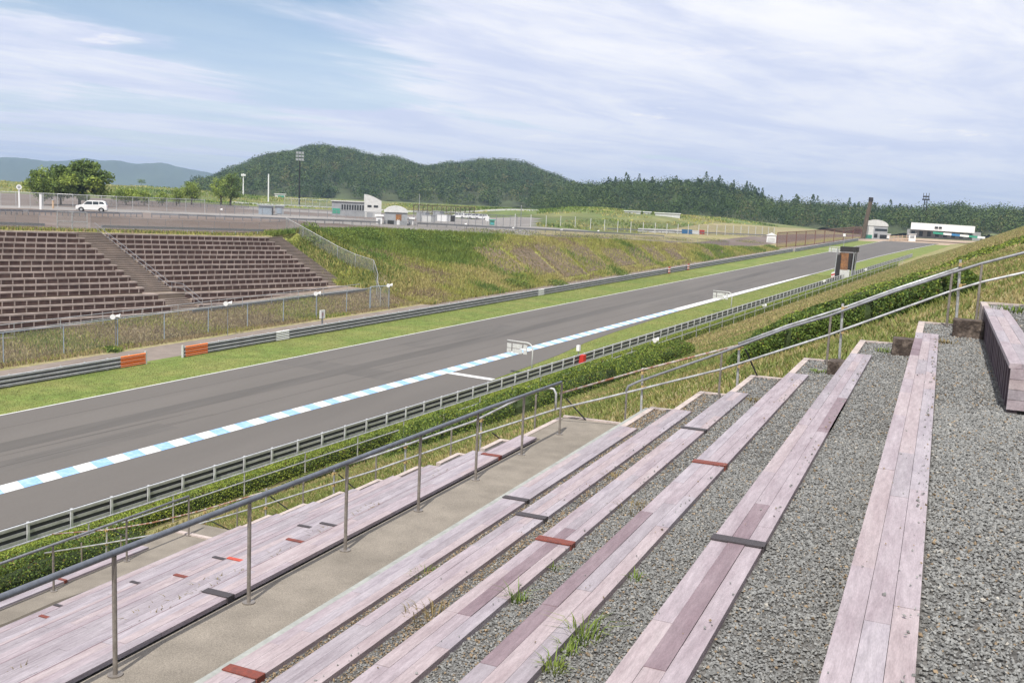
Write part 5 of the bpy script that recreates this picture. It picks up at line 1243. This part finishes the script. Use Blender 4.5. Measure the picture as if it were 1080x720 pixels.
for k in range(2): b = MB(); b.tube([p+UP*(hgt*.88+k*1.5), p+UP*(hgt*.88+k*1.5+.7)], 1.9-.3*k, 10); b.build('platform', M['towerdark'], t)
for u in (-1, 0, 1): b = MB(); b.tube([p+UP*hgt*.9+Vector((u*1.3,0,0)), p+UP*(hgt*.9+3.4)+Vector((u*1.3,0,0))], .14, 5); b.build('aerial', M['towerdark'], t)
# blue mountains far away
ms = [(-520,178),(-400,150),(-330,155),(-250,146),(-170,158),(-110,163),(-60,172),(0,168.5),(20,169.5),(40,172),(60,172),(84,169),(100,171.5),(117,171),(135,174.5),(150,173.8),(165,173),(180,177),(197,180),(215,183),(240,188),(262,195)]
V = []; F = []; xs = np.linspace(-520, 262, 150)
for x in xs:
    for v in (0, .35, .7, 1.0, 1.4):
        d = 3700+600*v; h = (horizon_y(x)-interp(x, ms)+.5*math.sin(x*.7)*.4)*4300/1065; z = -15+(h+15)*[0, .42, .75, 1, .3][[0,.35,.7,1.0,1.4].index(v)]*(1 if v == 1 else 1+.22*math.sin(x*.45+v*9)*math.sin(x*.17+v)); a = az(x)
        V.append((d*math.sin(a), d*math.cos(a), z))
F = [(i*5+j, i*5+j+1, (i+1)*5+j+1, (i+1)*5+j) for i in range(len(xs)-1) for j in range(4)]
npmesh('mountains', V, F, M['mount'], smoothed=True)['kind'] = 'structure'
# ------------------------------------------------------------------ camera and light
cam = bpy.data.cameras.new('camera'); co = bpy.data.objects.new('camera', cam); C.objects.link(co)
cam.sensor_width = 36; cam.lens = 35; cam.clip_start = .1; cam.clip_end = 30000
co.matrix_world = Matrix.Rotation(TH, 4, 'Z')@Matrix.Rotation(math.pi/2-PITCH, 4, 'X')@Matrix.Rotation(ROLL, 4, 'Z')
bpy.context.scene.camera = co
sd = Vector((.10, -.66, 1.0)).normalized()
sun = bpy.data.lights.new('sun', 'SUN'); sun.energy = SUN; sun.angle = R(.53); sun.color = (1, .955, .89)
so = bpy.data.objects.new('sun', sun); C.objects.link(so); so.rotation_euler = sd.to_track_quat('Z', 'Y').to_euler()
wd = bpy.data.worlds.new('World'); bpy.context.scene.world = wd; wd.use_nodes = True; nt = wd.node_tree; N = nt.nodes; L = nt.links
N.clear()
sky = N.new('ShaderNodeTexSky'); sky.sky_type = 'NISHITA'; sky.sun_disc = False; sky.sun_elevation = math.asin(sd.z); sky.sun_rotation = math.atan2(sd.x, sd.y)
sky.air_density = 1.0; sky.dust_density = .1; sky.ozone_density = 3.0
bg = N.new('ShaderNodeBackground'); bg.inputs[1].default_value = SKY; L.new(sky.outputs[0], bg.inputs[0])
tc = N.new('ShaderNodeTexCoord'); sp = N.new('ShaderNodeSeparateXYZ'); L.new(tc.outputs['Generated'], sp.inputs[0])
def mth(op, a, b=None):
    n = N.new('ShaderNodeMath'); n.operation = op
    for i, v in enumerate((a, b)):
        if v is None: continue
        if isinstance(v, (int, float)): n.inputs[i].default_value = v
        else: L.new(v, n.inputs[i])
    return n.outputs[0]
zz = mth('ADD', mth('MAXIMUM', sp.outputs['Z'], 0.0), .055)
cv = N.new('ShaderNodeCombineXYZ'); L.new(mth('DIVIDE', sp.outputs['X'], zz), cv.inputs[0]); L.new(mth('DIVIDE', sp.outputs['Y'], zz), cv.inputs[1])
def noise(vec, sc, rot, stretch, det, rough, dist=0):
    mp = N.new('ShaderNodeMapping'); mp.inputs['Rotation'].default_value = (0, 0, rot); mp.inputs['Scale'].default_value = stretch; L.new(vec, mp.inputs[0])
    n = N.new('ShaderNodeTexNoise'); n.inputs['Scale'].default_value = sc; n.inputs['Detail'].default_value = det; n.inputs['Roughness'].default_value = rough; n.inputs['Distortion'].default_value = dist
    L.new(mp.outputs[0], n.inputs['Vector']); return n.outputs['Fac']
def rng_(v, a, b, c=0, d=1):
    r = N.new('ShaderNodeMapRange'); r.interpolation_type = 'SMOOTHSTEP'
    for i, q in enumerate((a, b, c, d)): r.inputs[i+1].default_value = q
    L.new(v, r.inputs[0]); return r.outputs[0]
a_ = R(20)
ux = mth('ADD', mth('MULTIPLY', mth('DIVIDE', sp.outputs['X'], zz), math.sin(a_)), mth('MULTIPLY', mth('DIVIDE', sp.outputs['Y'], zz), math.cos(a_)))
vx_ = mth('SUBTRACT', mth('MULTIPLY', mth('DIVIDE', sp.outputs['X'], zz), math.cos(a_)), mth('MULTIPLY', mth('DIVIDE', sp.outputs['Y'], zz), math.sin(a_)))
cs_ = N.new('ShaderNodeCombineXYZ'); L.new(mth('MULTIPLY', ux, .48), cs_.inputs[0]); L.new(vx_, cs_.inputs[1])
cirrus = noise(cs_.outputs[0], .9, 0, (1, 1, 1), 10, .58, .5)
soft = noise(cs_.outputs[0], .33, 0, (1, 1, 1), 5, .5, .3)
dh = ray(150, -30).normalized()
vd = N.new('ShaderNodeVectorMath'); vd.operation = 'DOT_PRODUCT'; L.new(tc.outputs['Generated'], vd.inputs[0]); vd.inputs[1].default_value = tuple(dh)
hole = rng_(vd.outputs['Value'], .945, .999)
cover = rng_(mth('SUBTRACT', mth('ADD', mth('MULTIPLY', cirrus, .60), mth('MULTIPLY', soft, .50)), mth('MULTIPLY', hole, .12)), CL0, CL1)
# more open sky high up and towards the stands' side, thick pale veil low down
low = rng_(sp.outputs['Z'], .03, .24, 1, 0)
cover2 = mth('MINIMUM', mth('ADD', mth('MULTIPLY', cover, .95), mth('MULTIPLY', low, .62)), .96)
shade = rng_(noise(cs_.outputs[0], 1.3, 0, (1, 1, 1), 8, .6, .4), .32, .68)
cm = N.new('ShaderNodeMix'); cm.data_type = 'RGBA'; cm.inputs[6].default_value = (.64, .685, .86, 1); cm.inputs[7].default_value = (1.0, .985, .99, 1)
L.new(mth('MULTIPLY', shade, mth('SUBTRACT', 1.0, mth('MULTIPLY', low, .55))), cm.inputs[0])
cb = N.new('ShaderNodeBackground'); cb.inputs[1].default_value = CLD; L.new(cm.outputs[2], cb.inputs[0])
puff = mth('MULTIPLY', rng_(noise(cv.outputs[0], 1.15, .7, (1, 1, 1), 7, .62, .2), .60, .68), mth('MULTIPLY', rng_(sp.outputs['Z'], .05, .09), rng_(sp.outputs['Z'], .19, .12)))
pm = N.new('ShaderNodeMix'); pm.data_type = 'RGBA'; L.new(mth('MULTIPLY', puff, .6), pm.inputs[0]); L.new(cm.outputs[2], pm.inputs[6]); pm.inputs[7].default_value = (1.02, .98, .98, 1); L.new(pm.outputs[2], cb.inputs[0])
ms = N.new('ShaderNodeMixShader'); L.new(cover2, ms.inputs[0]); L.new(bg.outputs[0], ms.inputs[1]); L.new(cb.outputs[0], ms.inputs[2])
wo = N.new('ShaderNodeOutputWorld'); L.new(ms.outputs[0], wo.inputs['Surface'])
sc = bpy.context.scene; sc.view_settings.view_transform = 'Standard'; sc.view_settings.look = 'None'; sc.view_settings.gamma = 1; sc.view_settings.exposure = EXPO
sc.view_settings.use_curve_mapping = False
sc.cycles.max_bounces = 6; sc.cycles.transparent_max_bounces = 24; sc.cycles.volume_bounces = 0
sc.cycles.use_denoising = True
if HAZE:
    b = MB(); b.box(-4300, -150, -40, 2200, 4500, 138); o = b.build('haze', M['black']); o.data.materials.clear()
    m = bpy.data.materials.new('air_haze'); m.use_nodes = True; nn = m.node_tree; nn.nodes.clear()
    v = nn.nodes.new('ShaderNodeVolumePrincipled'); v.inputs['Color'].default_value = (.54, .74, 1, 1); v.inputs['Density'].default_value = HAZE; v.inputs['Anisotropy'].default_value = .2
    q = nn.nodes.new('ShaderNodeOutputMaterial'); nn.links.new(v.outputs[0], q.inputs['Volume']); o.data.materials.append(m); o['kind'] = 'stuff'
    o.display_type = 'WIRE'
